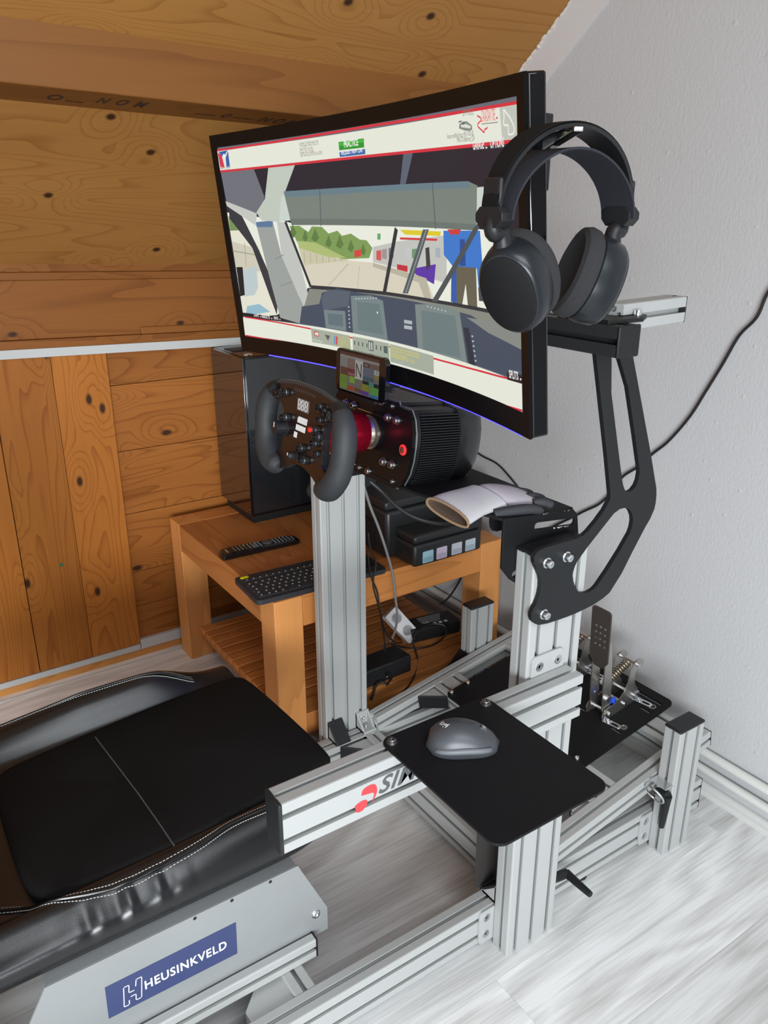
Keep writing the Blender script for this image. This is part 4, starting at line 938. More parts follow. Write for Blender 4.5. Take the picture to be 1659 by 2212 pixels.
for s in (-1, 1):
    path = [(.112, .072, -.004), (.132, .058, 0), (.146, .036, .002), (.1505, .008, .003), (.148, -.022, .003), (.138, -.050, .004), (.116, -.074, .004), (.090, -.0815, .002)]
    rad = [.012, .0165, .0195, .0200, .0195, .0205, .0205, .0170]
    pp = spline([WF @ V((s * a, b_, c)) for a, b_, c in path], 6); n = len(pp)
    rr_ = [rad[min(int(i / 6), 7)] + (rad[min(int(i / 6) + 1, 7)] - rad[min(int(i / 6), 7)]) * ((i % 6) / 6) for i in range(n)]
    cut = 5
    MB().rings(pp[cut:n - 7], rr_[cut:n - 7], 20).build('grip', RUBBER, ST, smooth=True)
    e_ = pp[n - 8:] + [pp[-1] + (pp[-1] - pp[-2]).normalized() * .008]
    MB().rings(e_, [r * 1.01 for r in rr_[n - 8:]] + [.009], 20).build('grip_end', RUBBER, ST, smooth=True)
    MB().rings(pp[:cut + 2], [r * .99 for r in rr_[:cut + 2]], 20).build('thumb_rest', BLK, ST, smooth=True)
    for y, L_ in ((.046, .018), (-.030, .02)):                       # shifter paddle tabs behind
        MB().plate(rrect(min(s * .062, s * .098), y - .012, max(s * .062, s * .098), y + .010, .004), [], -.030, -.027, WF).build('paddle', BLK, ST)
WN = (WF.to_3x3() @ V((0, 0, 1))).normalized()
def wl(x, y):
    p = onP(540 + x * .1627, 740 + y * .16275, WC, WN); q = WF.inverted() @ p; return q.x, q.y
def knob(x, y, r, h, kind):
    M = WF @ Matrix.Translation((x, y, .0025)); r *= 1.12
    if kind == 'rotary':
        o = MB().lathe([(r * 1.15, 0), (r * 1.15, .003), (r, .004), (r * .95, h), (r * .8, h + .0015)], M, 20).build('rotary_knob', BLK, ST, smooth=True)
        MB().box((-.0006, .1 * r, h + .0012), (.0006, .8 * r, h + .0022), M).build('pointer', INK, o)
    else:
        o = MB().lathe([(r * 1.1, 0), (r * 1.1, .004), (r * .95, .0045), (r * .9, h * .7), (r * .75, h * .75)], M, 16).build('push_button', BLK, ST, smooth=True)
        MB().lathe([(r * .95, h * .35), (r * .97, h * .38), (r * .97, h * .44), (r * .95, h * .47)], M, 16).build('chrome_ring', STEEL, o, smooth=True)
        MB().lathe([(r * .62, h * .7), (r * .62, h), (r * .45, h * 1.05)], M, 14).build('button_cap', mat('red_cap', (.55, .02, .015, 1), .4) if kind == 'red' else (INK if kind == 'white' else BLKG), o, smooth=True)
for x, y, r, h, kind in ((-.098, .058, .0062, .016, 'push'), (-.085, .062, .0062, .016, 'push'), (.083, .057, .0062, .016, 'push'), (.098, .055, .0062, .016, 'push'), (.066, .062, .0062, .015, 'push'), (-.066, .066, .006, .014, 'push'),
        (-.058, .020, .0068, .018, 'push'), (-.068, -.002, .0125, .022, 'rotary'), (.056, .020, .0068, .018, 'red'), (.068, .010, .0065, .016, 'push'), (.058, -.004, .0065, .016, 'push'),
        (.010, -.024, .0065, .017, 'push'), (-.014, -.044, .0068, .018, 'rotary'), (.024, -.044, .0068, .018, 'push'), (.066, .040, .0055, .012, 'push'), (.066, -.022, .0055, .012, 'push')): knob(x, y, r, h, kind)
# three digit display, stripes logo, tick marks
DG = MB().plate(rrect(-.024, .041, .018, .0635, .001, 2), [], .0025, .0034, WF).build('display', mat('display_grey', (.16, .145, .14, 1), .4), ST)
for i in range(3):
    x = -.0215 + i * .0132; sg = MB()
    for a in ((0, 0, .0095, .0016), (0, .0085, .0095, .0101), (0, .0170, .0095, .0186), (0, 0, .0016, .0186), (.0079, 0, .0095, .0186)):
        sg.box((x + a[0], .043 + a[1], .0034), (x + a[2], .043 + a[3], .0037), WF)
    sg.build('digit', mat('digit_white', (.75, .74, .72, 1), .5), DG)
for o_ in (((-.020, .026), (-.016, .030), (.017, .030), (.015, .018), (-.021, .018)), ((-.024, .014), (.012, .014), (.010, .003), (-.026, .003)), ((-.030, -.001), (-.018, -.001), (-.020, -.012), (-.032, -.012))):
    MB().plate(o_, [], .0025, .0029, WF).build('stripe_logo', INK, ST)
for i in range(10): MB().box((-.040 + i * .0085, .0755 - abs(i - 4.5) * .0004, .0025), (-.0385 + i * .0085, .0805 - abs(i - 4.5) * .0004, .0029), WF).build('tick', mat('tick_grey', (.06, .055, .05, 1), .5), ST)

# ================================================================== PHONE
PHC = V((-.3175, -.110, 1.0592))
PHF = frame(PHC, (1, .02, 0), (0, .05, 1))
PH = thing('smartphone', 'black smartphone in landscape above the wheel base, showing coloured race data', 'phone', PHC - V((0, 0, .036)))
MB().plate(rrect(-.0735, -.0365, .0735, .0365, .0115), [], -.009, 0, PHF).build('phone_body', BLKG, PH, bevel=.0015)
PS = {'v': [], 'f': [], 'c': []}
def prect(x0, y0, x1, y1, col, k):
    n = len(PS['v']); PS['v'] += [PHF @ V((x, y, .0003 + k * .00004)) for x, y in ((x0, y0), (x1, y0), (x1, y1), (x0, y1))]; PS['f'].append([n, n + 1, n + 2, n + 3]); PS['c'].append(srgb(*col))
def pword(t, x0, y0, w, h, col, k):
    vs_, fs = text2d(t); a = min(p[0] for p in vs_); b_ = max(p[0] for p in vs_); c = min(p[1] for p in vs_); d = max(p[1] for p in vs_); n = len(PS['v'])
    PS['v'] += [PHF @ V((x0 + (p[0] - a) / (b_ - a) * w, y0 + (p[1] - c) / (d - c) * h, .0003 + k * .00004)) for p in vs_]
    for f in fs: PS['f'].append([n + i for i in f]); PS['c'].append(srgb(*col))
X0, X1, Y0, Y1 = -.060, .056, -.0320, .0320
gx = lambda t: X0 + (X1 - X0) * t
gy = lambda t: Y0 + (Y1 - Y0) * t
prect(X0, Y0, X1, Y1, (122, 112, 104), 1)
for a in ((0, .92, 1, 1, (92, 60, 46)), (.0, .86, 1, .92, (150, 148, 142)), (0, .60, .20, .86, (138, 140, 136)), (.20, .60, .40, .86, (136, 112, 104)), (.02, .40, .20, .60, (104, 66, 44)), (.20, .40, .40, .60, (118, 52, 58)),
          (0, .18, .20, .40, (112, 146, 54)), (.26, .24, .40, .42, (132, 176, 60)), (0, .04, .2, .18, (120, 150, 70)), (.20, .04, .38, .14, (176, 72, 36)), (.40, .04, .56, .14, (110, 78, 60)), (.40, .38, .60, .92, (196, 196, 190)),
          (.60, .74, .76, .84, (66, 44, 34)), (.76, .74, 1, .84, (120, 92, 82)), (.60, .50, .88, .74, (104, 110, 122)), (.60, .40, .88, .50, (72, 96, 104)), (.88, .60, 1, .72, (180, 182, 176)), (.88, .50, 1, .60, (140, 128, 60)),
          (.60, .30, .76, .38, (14, 30, 32)), (.76, .30, .88, .38, (60, 150, 136)), (.88, .28, 1, .38, (16, 30, 30)), (.58, .12, .76, .30, (136, 140, 40)), (.56, .02, .76, .12, (98, 60, 150)), (.78, .08, 1, .28, (96, 158, 74)), (.78, .0, 1, .08, (58, 116, 170))):
    prect(gx(a[0]), gy(a[1]), gx(a[2]), gy(a[3]), a[4], 2)
pword('N', gx(.425), gy(.43), .0165, .0225, (62, 40, 24), 4); pword('100', gx(.46), gy(.83), .008, .0045, (160, 160, 156), 4); pword('-4.61', gx(.62), gy(.765), .012, .0036, (220, 200, 190), 4); pword('5', gx(.93), gy(.63), .004, .005, (60, 50, 40), 4); pword('7704.079', gx(.22), gy(.43), .019, .0036, (214, 170, 170), 4)
po = link_mesh('phone_screen', PS['v'], PS['f'], emat('phone_light', strength=.32), PH)
ca = po.data.color_attributes.new('Col', 'FLOAT_COLOR', 'CORNER')
for p in po.data.polygons:
    for li in p.loop_indices: ca.data[li].color = PS['c'][p.index]
MB().box((-.03, -.045, -.020), (.03, -.030, -.010), PHF).box((-.05, -.036, -.018), (.05, .02, -.0095), PHF).build('phone_holder', BLK, PH)
MB().rings([PHF @ V(p) for p in ((.070, -.012, -.005), (.088, -.012, -.006))], .004, 10).build('plug', BLK, PH, smooth=True)
# ================================================================== SEAT
SX = -.41
SE = thing('racing_chair', 'black leather bucket seat cushion with pale stitching on silver side brackets', 'seat', (SX, -.5, .285))
def zp(y): return .3930 + .055 * (y + .25)
def seat_sec(y, grow=1.0, drop=0.0):
    z = zp(y)
    t = max(0, min(1, (-.30 - y) / .12)); hl = .052 * (t * t * (3 - 2 * t)) * (1 - .35 * max(0, min(1, (-.56 - y) / .2)))
    hr = .006 + .004 * math.sin((y + .3) * 9)
    b0 = .288 + drop
    P = [(-.650, b0), (-.672, .31 + drop), (-.682, .345 + drop * .6), (-.676, .375 + hl * .5), (-.652, z + .006 + hl), (-.625, z + .002 + hl * .7), (-.600, z - .004), (-.585, z - .014),
         (-.50, z - .016), (-.41, z - .016), (-.30, z - .016), (-.235, z - .014), (-.222, z - .004), (-.208, z + .002 + hr), (-.190, z - .002), (-.168, z - .022), (-.155, .340 + drop * .6), (-.154, .315 + drop), (-.166, b0), (-.30, b0 - .002), (-.41, b0 - .002), (-.52, b0 - .002)]
    wr = max(0, 1 - ((y + .62) / .11) ** 2) * .0026 * (math.sin(y * 150) + .6 * math.sin(y * 263 + 1))
    P[15] = (P[15][0] + wr * 1.2, P[15][1] + wr * 1.4); P[16] = (P[16][0] + wr, P[16][1] - wr * .5)
    return [V((SX + (x - SX) * grow, y, zz)) for x, zz in P]
ys = [-1.02, -.98, -.90, -.82, -.78] + [-.76 + .009 * i for i in range(34)] + [-.45, -.43, -.40, -.36, -.33, -.30, -.275, -.26, -.25]
MB().loft([seat_sec(y, 1.0 if y < -.3 else 1 - .25 * (y + .3) ** 1 / .05 * .12, 0 if y < -.34 else (y + .34) * .35) for y in ys]).build('cushion_body', LEATHER, SE, smooth='all', sub=1)
from mathutils.bvhtree import BVHTree
_dg = bpy.context.evaluated_depsgraph_get(); _dg.update(); _cb = bpy.data.objects['cushion_body']; BV = BVHTree.FromObject(_cb, _dg); BVO = WL['cushion_body']
def drape(p, lift):
    h = BV.ray_cast(V((p[0], p[1], 1.0)) - BVO, V((0, 0, -1)))
    return V((p[0], p[1], (h[0].z + BVO.z if h[0] else p[2]) + lift))
# centre panel
pn = [(-.596, -.262), (-.585, -.245), (-.560, -.236), (-.40, -.228), (-.255, -.222), (-.235, -.232), (-.228, -.255), (-.220, -.40), (-.212, -.50), (-.214, -.62), (-.222, -.70), (-.240, -.735), (-.30, -.745), (-.53, -.742), (-.566, -.730), (-.580, -.70), (-.592, -.55), (-.600, -.40)]
sec0 = chaikin(pn, 2); cx, cy = SX, -.49
def ring(k, dz): return [V((cx + (x - cx) * (1 - k / .19), cy + (y - cy) * (1 - k / .25), zp(y) + dz + .004 * (1 - ((x - cx) / .2) ** 2))) for x, y in sec0]
MB().loft([ring(0, -.03), ring(0, -.004), ring(.004, .001), ring(.012, .003), ring(.10, .0035), ring(.17, .0035)]).build('seat_panel', SUEDE, SE, smooth=True)
MB().rings([onZ(u, v, .3875 + .0065 - i * .0004) for i, (u, v) in enumerate(((206, 1592), (250, 1650), (300, 1716), (345, 1780), (376, 1826)))], .0011, 6).build('panel_seam', mat('seam_grey', (.06, .058, .06, 1), .9), SE, smooth=True)
# piping and stitches
def stitch_line(pts, name='piping'):
    P = [drape(p, .0022) for p in spline(pts, 14)]
    MB().rings(P, .0028, 8).build(name, LEATHER, SE, smooth=True)
    st = MB()
    for off in (.0055, -.0055):
        acc = 0; Q = [drape(p + V((off, 0, 0)), .0016) for p in P]
        for a, b_ in zip(Q, Q[1:]):
            L_ = (b_ - a).length; n = max(1, int(L_ / .0062))
            for k in range(n): st.rings([a.lerp(b_, (k + .12) / n), a.lerp(b_, (k + .78) / n)], .00075, 5)
    o = st.build('stitching', THREAD, SE); o['kind'] = 'stuff'
stitch_line([(x, y, zp(y) + .0085 + dz_) for x, y, dz_ in ((-.29, -.83, .01), (-.25, -.765, .003), (-.212, -.715, .001), (-.192, -.65, .002), (-.188, -.58, .004), (-.192, -.50, .002), (-.200, -.44, .001), (-.198, -.38, .0), (-.194, -.32, -.004), (-.20, -.275, -.012))])
stitch_line([(x, y, zz) for x, y, zz in ((-.66, -.80, .412), (-.660, -.70, .420), (-.656, -.62, .428), (-.652, -.55, .442), (-.648, -.48, .4475), (-.642, -.42, .443), (-.634, -.375, .420), (-.622, -.335, .392))])
# side brackets
BRA = mat('brushed_sheet', (.34, .355, .36, 1), .42, .45, bump=(200, .03), vary=.06)
for s, xb in ((1, -.150), (-1, SX * 2 + .150)):
    F = frame(V((0, 0, 0)), (0, 1, 0), (0, 0, 1))
    t0, t1 = (xb - .003, xb) if s == 1 else (xb, xb + .003)
    bkt = MB().plate([(-.80, .118), (-.2957, .118), (-.2953, .1669), (-.349, .2890), (-.752, .2890), (-.80, .20)], [], t0, t1, F)
    bkt.loft([[V((xb - .0035 * (s == 1), y, .286)), V((xb - .002 * s, y, .2895)), V((xb - .03 * s, y, .2915)), V((xb - .03 * s, y, .288))] for y in (-.750, -.351)])
    bkt = bkt.build('side_bracket', BRA, SE)
    for y, z in ((-.3185, .1655), (-.72, .1655)): bolt((t1 if s == 1 else t0, y, z), (s, 0, 0), .0068, .0035, bkt, name='bolt', washer=.0085)
    if s == 1:
        for y, z in ((-.468, .2835), (-.53, .2835), (-.40, .2835)): MB().cyl((t1 - .0005, y, z), (t1 + .0004, y, z), .003, n=12).build('hole', BLK, bkt)
        NV = mat('navy_sticker', srgb(50, 60, 100), .5)
        stk = MB().plate([(-.676, .1735), (-.4665, .1700), (-.4645, .2360), (-.6745, .2362)], [], 0, .0006, frame(V((xb, 0, 0)), (0, 1, 0), (0, 0, 1))).build('sticker', NV, bkt)
        WM = lambda y, z: frame(V((xb + .0007, y, z)), (0, 1, -.006), (0, 0, 1))
        lettering('sticker_lettering', 'HEUSINKVELD', WM(-.618, .1935), .1345, .0175, INK, stk, lift=.0002, bold=.022, space=1.12)
        hl_ = MB()
        def strip(a, b_, w=.0014):
            a = V((a[0], a[1])); b_ = V((b_[0], b_[1])); d = (b_ - a).normalized(); n = V((-d.y, d.x)) * w / 2; a = a - d * w / 2; b_ = b_ + d * w / 2
            hl_.plate([a + n, a - n, b_ - n, b_ + n], [], 0, .0003, WM(-.652, .181))
        for pa in (((0, 0), (.003, .038), (.011, .038), (.0095, .023), (.017, .023)), ((.0205, .030), (.0225, .042), (.031, .042), (.027, .002), (.0185, .002), (.0195, .014), (.012, .014)), ((0, 0), (.008, 0), (.0085, .008))):
            for a, b_ in zip(pa, pa[1:]): strip(a, b_)
        hl_.build('sticker_emblem', INK, stk)
for x in (-.17, -.69):
    profile((x, -.80, .0925), (x + .04, -.331, .1325), 'Y', SE, name='seat_rail'); box('rail_cap', (x, -.331, .0925), (x + .04, -.327, .1325), BLK, SE, bevel=.001)

# backrest behind the cushion
bk = []
for t in (0, .12, .35, .6, .85, 1):
    y = -.80 - .26 * t; z = .33 + .66 * t; w = .235 * (1 - .18 * t); d = .055
    bk.append([V((SX + x * w, y + yy * d - .02, z)) for x, yy in ((-1, .9), (-.72, 1.0), (-.6, .2), (0, 0.0), (.6, .2), (.72, 1.0), (1, .9), (1.04, -.4), (.6, -1.2), (0, -1.3), (-.6, -1.2), (-1.04, -.4))])
MB().loft(bk).build('backrest', LEATHER, SE, smooth='all', sub=1)
# ================================================================== MOUSE
ms0 = onZ(936, 1588, .622); ms1 = onZ(1085, 1578, .624)
MSC = V((.0815, -.1985, .6102)); md = V((.50, .86, 0)).normalized(); mn = V((md.y, -md.x, 0))
MO = thing('computer_mouse', 'graphite grey wireless mouse on the black mouse plate', 'mouse', MSC)
secs = []; LM = .052
for i in range(15):
    t = i / 14; a = (t - .5) * 2; e = math.sqrt(max(0, 1 - abs(a) ** 2.6))
    wl_ = .034 * e * (1 - .10 * math.sin(t * PI)) + .001; h = (.034 * (1 - (a + .25) ** 2 * .55)) * (e ** .6) + .004
    c = MSC + md * (a * LM)
    sec = []
    for j in range(16):
        b_ = PI * j / 15; sx = -math.cos(b_); sz = math.sin(b_)
        sec.append(c + mn * (sx * wl_ * (1 if sz > .2 else 1.04)) + V((0, 0, (abs(sz) ** .75) * h + .0005)))
    secs.append(sec)
shell_ = MB().loft(secs).build('mouse_shell', mat('graphite', (.060, .065, .074, 1), .42, .15), MO, smooth='all')
_dg = bpy.context.evaluated_depsgraph_get(); _dg.update(); MBV = BVHTree.FromObject(shell_, _dg); MBO = WL[shell_.name]
def on_mouse(a, c, lift):
    p = MSC + md * a + mn * c; h = MBV.ray_cast(V((p.x, p.y, 1.0)) - MBO, V((0, 0, -1)))
    return V((p.x, p.y, (h[0].z + MBO.z if h[0] else .62) + lift))
q = []
for i in range(13):
    t = -.80 + 1.50 * i / 12; e = math.sqrt(max(0, 1 - abs(t) ** 2.6)); w = .034 * e * .95 * (1 - .10 * math.sin((t + 1) / 2 * PI)) + .001; hh = .016 - .007 * t * t
    c = MSC + md * (t * LM); q.append([c + mn * (w * 1.02) + V((0, 0, .003)), c + mn * (w * 1.075) + V((0, 0, hh * .55)), c + mn * (w * 1.03) + V((0, 0, hh)), c + mn * (w * .85) + V((0, 0, hh * .6))])
MB().loft(q).build('thumb_panel', mat('mouse_side', (.12, .13, .14, 1), .5), MO, smooth='all')
wc = on_mouse(.026, -.001, -.0048); MB().cyl(wc - mn * .0028, wc + mn * .0028, .0072, n=20).build('scroll_wheel', STEEL, MO, smooth=True)
for k in (-.004, .008): MB().rings([on_mouse(k + j * .002, -.003, .0003) for j in range(5)], .0006, 5).build('button_gap', BLK, MO)
vs_, fs = text2d('logi', 1, 0, 1, .02); x1 = max(p[0] for p in vs_); y1 = max(p[1] for p in vs_)
tx_, ty_ = (V((.85, .5))), (V((-.5, .85)))
pts = []
for p in vs_:
    u_ = p[0] / x1 * .016; w_ = p[1] / y1 * .008; c_ = -.006 + u_ * tx_.x + w_ * ty_.x; a_ = -.034 + u_ * tx_.y + w_ * ty_.y
    pts.append(on_mouse(a_, c_, .0005))
link_mesh('logo', pts, fs, INK, MO)

# ================================================================== TABLE
TX0, TX1, TY0, TY1, TZ = -1.430, -.745, -.083, .630, .45
LG_ = .076
WTX = wood('teak_along_x', srgb(186, 122, 68), srgb(150, 90, 46), 'X', 1.1, 0.0, ring=9, rough=.42)
WTY = wood('teak_along_y', srgb(210, 139, 77), srgb(170, 104, 53), 'Y', 1.1, 0.0, ring=9, rough=.42)
WTZ = wood('teak_upright', srgb(221, 153, 89), srgb(190, 124, 69), 'Z', 1.1, 0.0, ring=5, rough=.42)
TB = thing('low_wooden_table', 'low chunky brown wooden table with slatted shelf beneath, behind the racing frame', 'table', ((TX0 + TX1) / 2, (TY0 + TY1) / 2, 0))
for x in (TX0, TX1 - LG_):
    for y in (TY0, TY1 - LG_): box('leg', (x, y, 0), (x + LG_, y + LG_, TZ), WTZ, TB, bevel=.002)
AP = .082
for y in (TY0, TY1 - LG_): box('apron', (TX0 + LG_ + .0005, y, TZ - AP), (TX1 - LG_ - .0005, y + LG_, TZ), WTX, TB, bevel=.0015)
for x in (TX0, TX1 - LG_): box('apron', (x, TY0 + LG_ + .0005, TZ - AP), (x + LG_, TY1 - LG_ - .0005, TZ), WTY, TB, bevel=.0015)
n = 5; wy = (TY1 - TY0 - 2 * LG_) / n
for i in range(n): box('top_board', (TX0 + LG_ + .0008, TY0 + LG_ + i * wy + .0006, TZ - .022), (TX1 - LG_ - .0008, TY0 + LG_ + (i + 1) * wy - .0006, TZ - .0006), WTX, TB, bevel=.001)
SZ = .105
for y in (TY0 + .045, TY1 - .09): box('shelf_rail', (TX0 + LG_, y, SZ - .045), (TX1 - LG_, y + .03, SZ - .020), WTX, TB)
ns = 13; x = TX0 + LG_ + .004; pitch = (TX1 - TX0 - 2 * LG_ - .004) / ns
for i in range(ns): box('slat', (x + i * pitch, TY0 + .035, SZ - .0195), (x + i * pitch + pitch - .0075, TY1 - .035, SZ), WTY, TB, bevel=.002)
box('shelf_rail', (TX1 - LG_ + .005, TY0 + LG_, SZ - .055), (TX1 - .008, TY1 - LG_, SZ + .006), WTY, TB, bevel=.002)

# ================================================================== PC TOWER
PCX = (-1.449, -1.235); PCY = (.095, .560); PZ = (TZ, .9375)
PC = thing('computer_tower', 'tall glossy black computer tower standing on the wooden table', 'computer', ((PCX[0] + PCX[1]) / 2, (PCY[0] + PCY[1]) / 2, TZ))
GLS = mat('tinted_gloss', (.004, .004, .005, 1), .04, coat=1.0, spec=.8)
box('case', (PCX[0] + .004, PCY[0] + .006, TZ + .022), (PCX[1] - .003, PCY[1], PZ[1]), BLKG, PC, bevel=.003)
box('front_panel', (PCX[0], PCY[0], TZ + .028), (PCX[1], PCY[0] + .0055, PZ[1] - .002), GLS, PC, bevel=.0015)
box('side_panel', (PCX[1] - .0028, PCY[0] + .008, TZ + .032), (PCX[1] + .0012, PCY[1] - .006, PZ[1] - .006), mat('side_glass', (.012, .013, .015, 1), .10, coat=.6), PC, bevel=.001)
box('base_plinth', (PCX[0] + .015, PCY[0] + .012, TZ - .0004), (PCX[1] - .012, PCY[1] - .02, TZ + .0225), BLK, PC)
box('top_vent', (PCX[0] + .05, PCY[0] + .02, PZ[1]), (PCX[1] - .10, PCY[1] - .1, PZ[1] + .002), BLK, PC)
MB().rings([V((PCX[1] - .035 + .011 * math.cos(a), PCY[0] + .035 + .011 * math.sin(a), PZ[1] + .0005)) for a in [math.radians(30 + 9 * i) for i in range(34)]], .001, 6).build('power_button', INK, PC, smooth=True)
for k in range(2): MB().cyl((PCX[1] - .085, PCY[0] + .03 + k * .012, PZ[1]), (PCX[1] - .085, PCY[0] + .03 + k * .012, PZ[1] + .001), .002, n=10).build('jack', mat('jack', (.25, .08, .06, 1), .5), PC)

# ================================================================== KEYBOARD
k00 = onZ(503, 1246, .468); k10 = onZ(563, 1301, .464)
ky = V((.05, 1, 0)).normalized(); kx = V((ky.y, -ky.x, 0)); KO = V((-.905, -.112, TZ))
KB = thing('keyboard', 'flat charcoal wireless keyboard with yellow switch on the wooden table', 'keyboard', KO)
KM = frame(KO, ky, -kx)                 # local x along keyboard length, local y away from the user side
KL, KW = .354, .150
MB().plate(rrect(0, -KW, KL, 0, .012), [], 0, .012, KM).build('keyboard_case', mat('charcoal_plastic', (.026, .028, .034, 1), .5), KB, bevel=.003)
KC = mat('key_charcoal', (.034, .036, .042, 1), .5)
kme = None; kp = .0172
for r in range(6):
    x = .012 + (.004 if r == 0 else 0); y = -.030 - r * .0178 + (.004 if r == 0 else 0); row_h = .011 if r == 0 else .0160
    cells = {0: [1] * 14, 1: [1] * 13 + [1.3], 2: [1.4] + [1] * 12, 3: [1.7] + [1] * 10 + [1.7], 4: [1.25] + [1] * 11 + [1.2], 5: [1.25, 1, 1, 1.2, 5.2, 1, 1, 1, 1]}[r]
    for c in cells:
        w = c * kp
        if x + w > .262: break
        o = MB().plate(rrect(x, y - row_h, x + w - .0016, y, .002, 2), [], .0118, .0140, KM).build('key', KC, KB)
        MB().box((x + w * .32, y - row_h * .60, .0140), (x + w * .32 + .0034, y - row_h * .36, .0142), KM).build('legend', INK, o)
        x += w
MB().plate(rrect(.270, -.118, .345, -.030, .006), [], .0118, .0126, KM).build('touchpad', BLK, KB)
MB().box((.272, -.026, .012), (.343, -.0245, .0128), KM).build('touchpad_line', mat('yellow_line', (.55, .50, .02, 1), .5), KB)
MB().plate(slot(.018, -.012, .030, -.012, .0050), [], .0118, .0136, KM).build('yellow_switch', mat('yellow', (.72, .62, .01, 1), .45), KB)

# ================================================================== REMOTE
RO = V((-1.058, -.080, TZ)); ry = V((.045, 1, 0)).normalized(); RMx = frame(RO, ry, V((-ry.y, ry.x, 0)))
RE = thing('remote_control', 'black television remote control with many small buttons on the wooden table', 'remote control', RO)
sec = lambda x, w, h: [RMx @ V((x, y, z)) for y, z in ((-w, h * .25), (-w * .8, 0.0), (w * .8, 0), (w, h * .25), (w, h * .8), (w * .85, h), (-w * .85, h), (-w, h * .8))]
MB().loft([sec(0, .014, .010), sec(.006, .021, .017), (sec(.03, .023, .020)), sec(.12, .020, .018), sec(.205, .021, .018), sec(.222, .017, .014), sec(.226, .012, .010)]).build('remote_body', BLKG, RE, smooth=True)
rr = random.Random(2); bc = {}
for i in range(17):
    for j in (-1, 0, 1):
        x = .036 + i * .0105; col = 'grey'
        if i == 16 and j == 1: col = 'red'
        elif i in (8, 9, 10): continue
        elif i == 3: col = ('red', 'green', 'yellow')[j + 1]
        cm = {'grey': mat('button_grey', (.20, .20, .20, 1), .6), 'red': mat('button_red', (.35, .03, .02, 1), .5), 'green': mat('button_green', (.03, .22, .06, 1), .5), 'yellow': mat('button_yellow', (.5, .42, .05, 1), .5)}[col]
        MB().box((x, j * .0115 - .0024, .0178), (x + .0040, j * .0115 + .0024, .0204 - .00008 * i), RMx).build('button', cm, RE)
MB().lathe([(.014, .0185), (.014, .0196), (.0125, .0200), (.006, .0198)], RMx @ Matrix.Translation((.134, 0, 0)), 22).build('navigation_ring', mat('nav', (.10, .10, .11, 1), .3), RE, smooth=True)
MB().box((.016, -.010, .0180), (.019, .010, .0192), RMx).build('brand_bar', mat('bar_grey', (.35, .35, .34, 1), .5), RE)

# ================================================================== PRINTER
PR = thing('ink_printer', 'black ink tank printer with four pale tank windows on the wooden table', 'printer', (-.95, .42, TZ))
PRB = mat('printer_black', (.014, .015, .016, 1), .38)
box('printer_body', (-1.205, .275, TZ + .004), (-.800, .605, .585), PRB, PR, bevel=.010)
box('scanner_lid', (-1.207, .272, .5870), (-.802, .608, .612), PRB, PR, bevel=.006)
box('front_recess', (-1.15, .270, .468), (-.86, .277, .545), BLK, PR)
tk = box('tank_unit', (-.815, .302, TZ + .003), (-.7155, .527, .5145), PRB, PR, bevel=.008)
box('tank_lid', (-.816, .3015, .5155), (-.7150, .5275, .5400), PRB, PR, bevel=.008)
for k in range(4): box('printer_foot', (-1.18 + .33 * (k % 2), .30 + .25 * (k // 2), TZ - .0003), (-1.16 + .33 * (k % 2), .32 + .25 * (k // 2), TZ + .005), BLK, PR)
for i, (y, c1) in enumerate(((.3285, srgb(150, 190, 205)), (.3735, srgb(196, 184, 206)), (.4235, srgb(186, 190, 202)), (.4700, srgb(176, 190, 200)))):
    wv = .0345
    w_ = MB().plate(rrect(y, .4600, y + wv, .4925, .003, 3), [], -.716, -.7147, frame(V((0, 0, 0)), (0, 1, 0), (0, 0, 1))).build('tank_window', mat('tank_window_%d' % i, c1, .25), PR)
    MB().plate(rrect(y + .002, .4615, y + wv - .002, .4760, .002, 2), [], -.7146, -.7143, frame(V((0, 0, 0)), (0, 1, 0), (0, 0, 1))).build('ink_level', mat('ink_%d' % i, tuple(c * .72 for c in c1[:3]) + (1,), .3), w_)

# ================================================================== GLOVE
GL = thing('racing_glove', 'limp grey racing glove with ribbed cuff lying over the black wheel bracket', 'glove', (-.10, -.03, .876))
GG = mat('grey_knit', (.40, .39, .40, 1), .9, bump=(600, .4)); GP_ = mat('grey_mauve_fabric', (.34, .31, .335, 1), .9, bump=(350, .2)); GB = mat('dark_grip', (.022, .024, .028, 1), .7, bump=(500, .5)); GI = mat('tan_lining', (.20, .125, .07, 1), .9)
ca_, cb_ = onZ(922, 1084, .892), onZ(1012, 1134, .872)
c0 = (ca_ + cb_) / 2; wd = (cb_ - ca_); gd = V((-.02, 1, 0)).normalized()
def gsec(c, hw, hh, n=20, sk=0.0, dirn=None):
    d = (dirn or wd.normalized()); out = []
    for i in range(n):
        a = 2 * PI * i / n; s_ = math.sin(a); out.append(c + d * (hw * math.cos(a)) + V((0, 0, hh * (1 if s_ > 0 else .75) * math.copysign(abs(s_) ** .8, s_))))
    return out
wv = wd.normalized(); hw0 = wd.length / 2
S = [gsec(c0, hw0, .014), gsec(c0 + V((-.002, .018, .004)), hw0 * .98, .014), gsec(c0 + V((-.004, .040, .006)), hw0 * .90, .013)]
S2 = [gsec(c0 + V((-.004, .040, .006)), hw0 * .90, .013), gsec(c0 + V((-.006, .062, .006)), hw0 * .86, .013), gsec(c0 + V((-.004, .085, .007)), hw0 * .92, .013)]
S3 = [gsec(c0 + V((-.004, .085, .007)), hw0 * .92, .013), gsec(c0 + V((.002, .115, .006)), hw0 * .98, .012), gsec(c0 + V((.010, .140, .004)), hw0 * .85, .010), gsec(c0 + V((.018, .158, .001)), hw0 * .55, .006)]
cu = MB().loft(S, cap=False).build('cuff', GG, GL, smooth='all', sub=1)
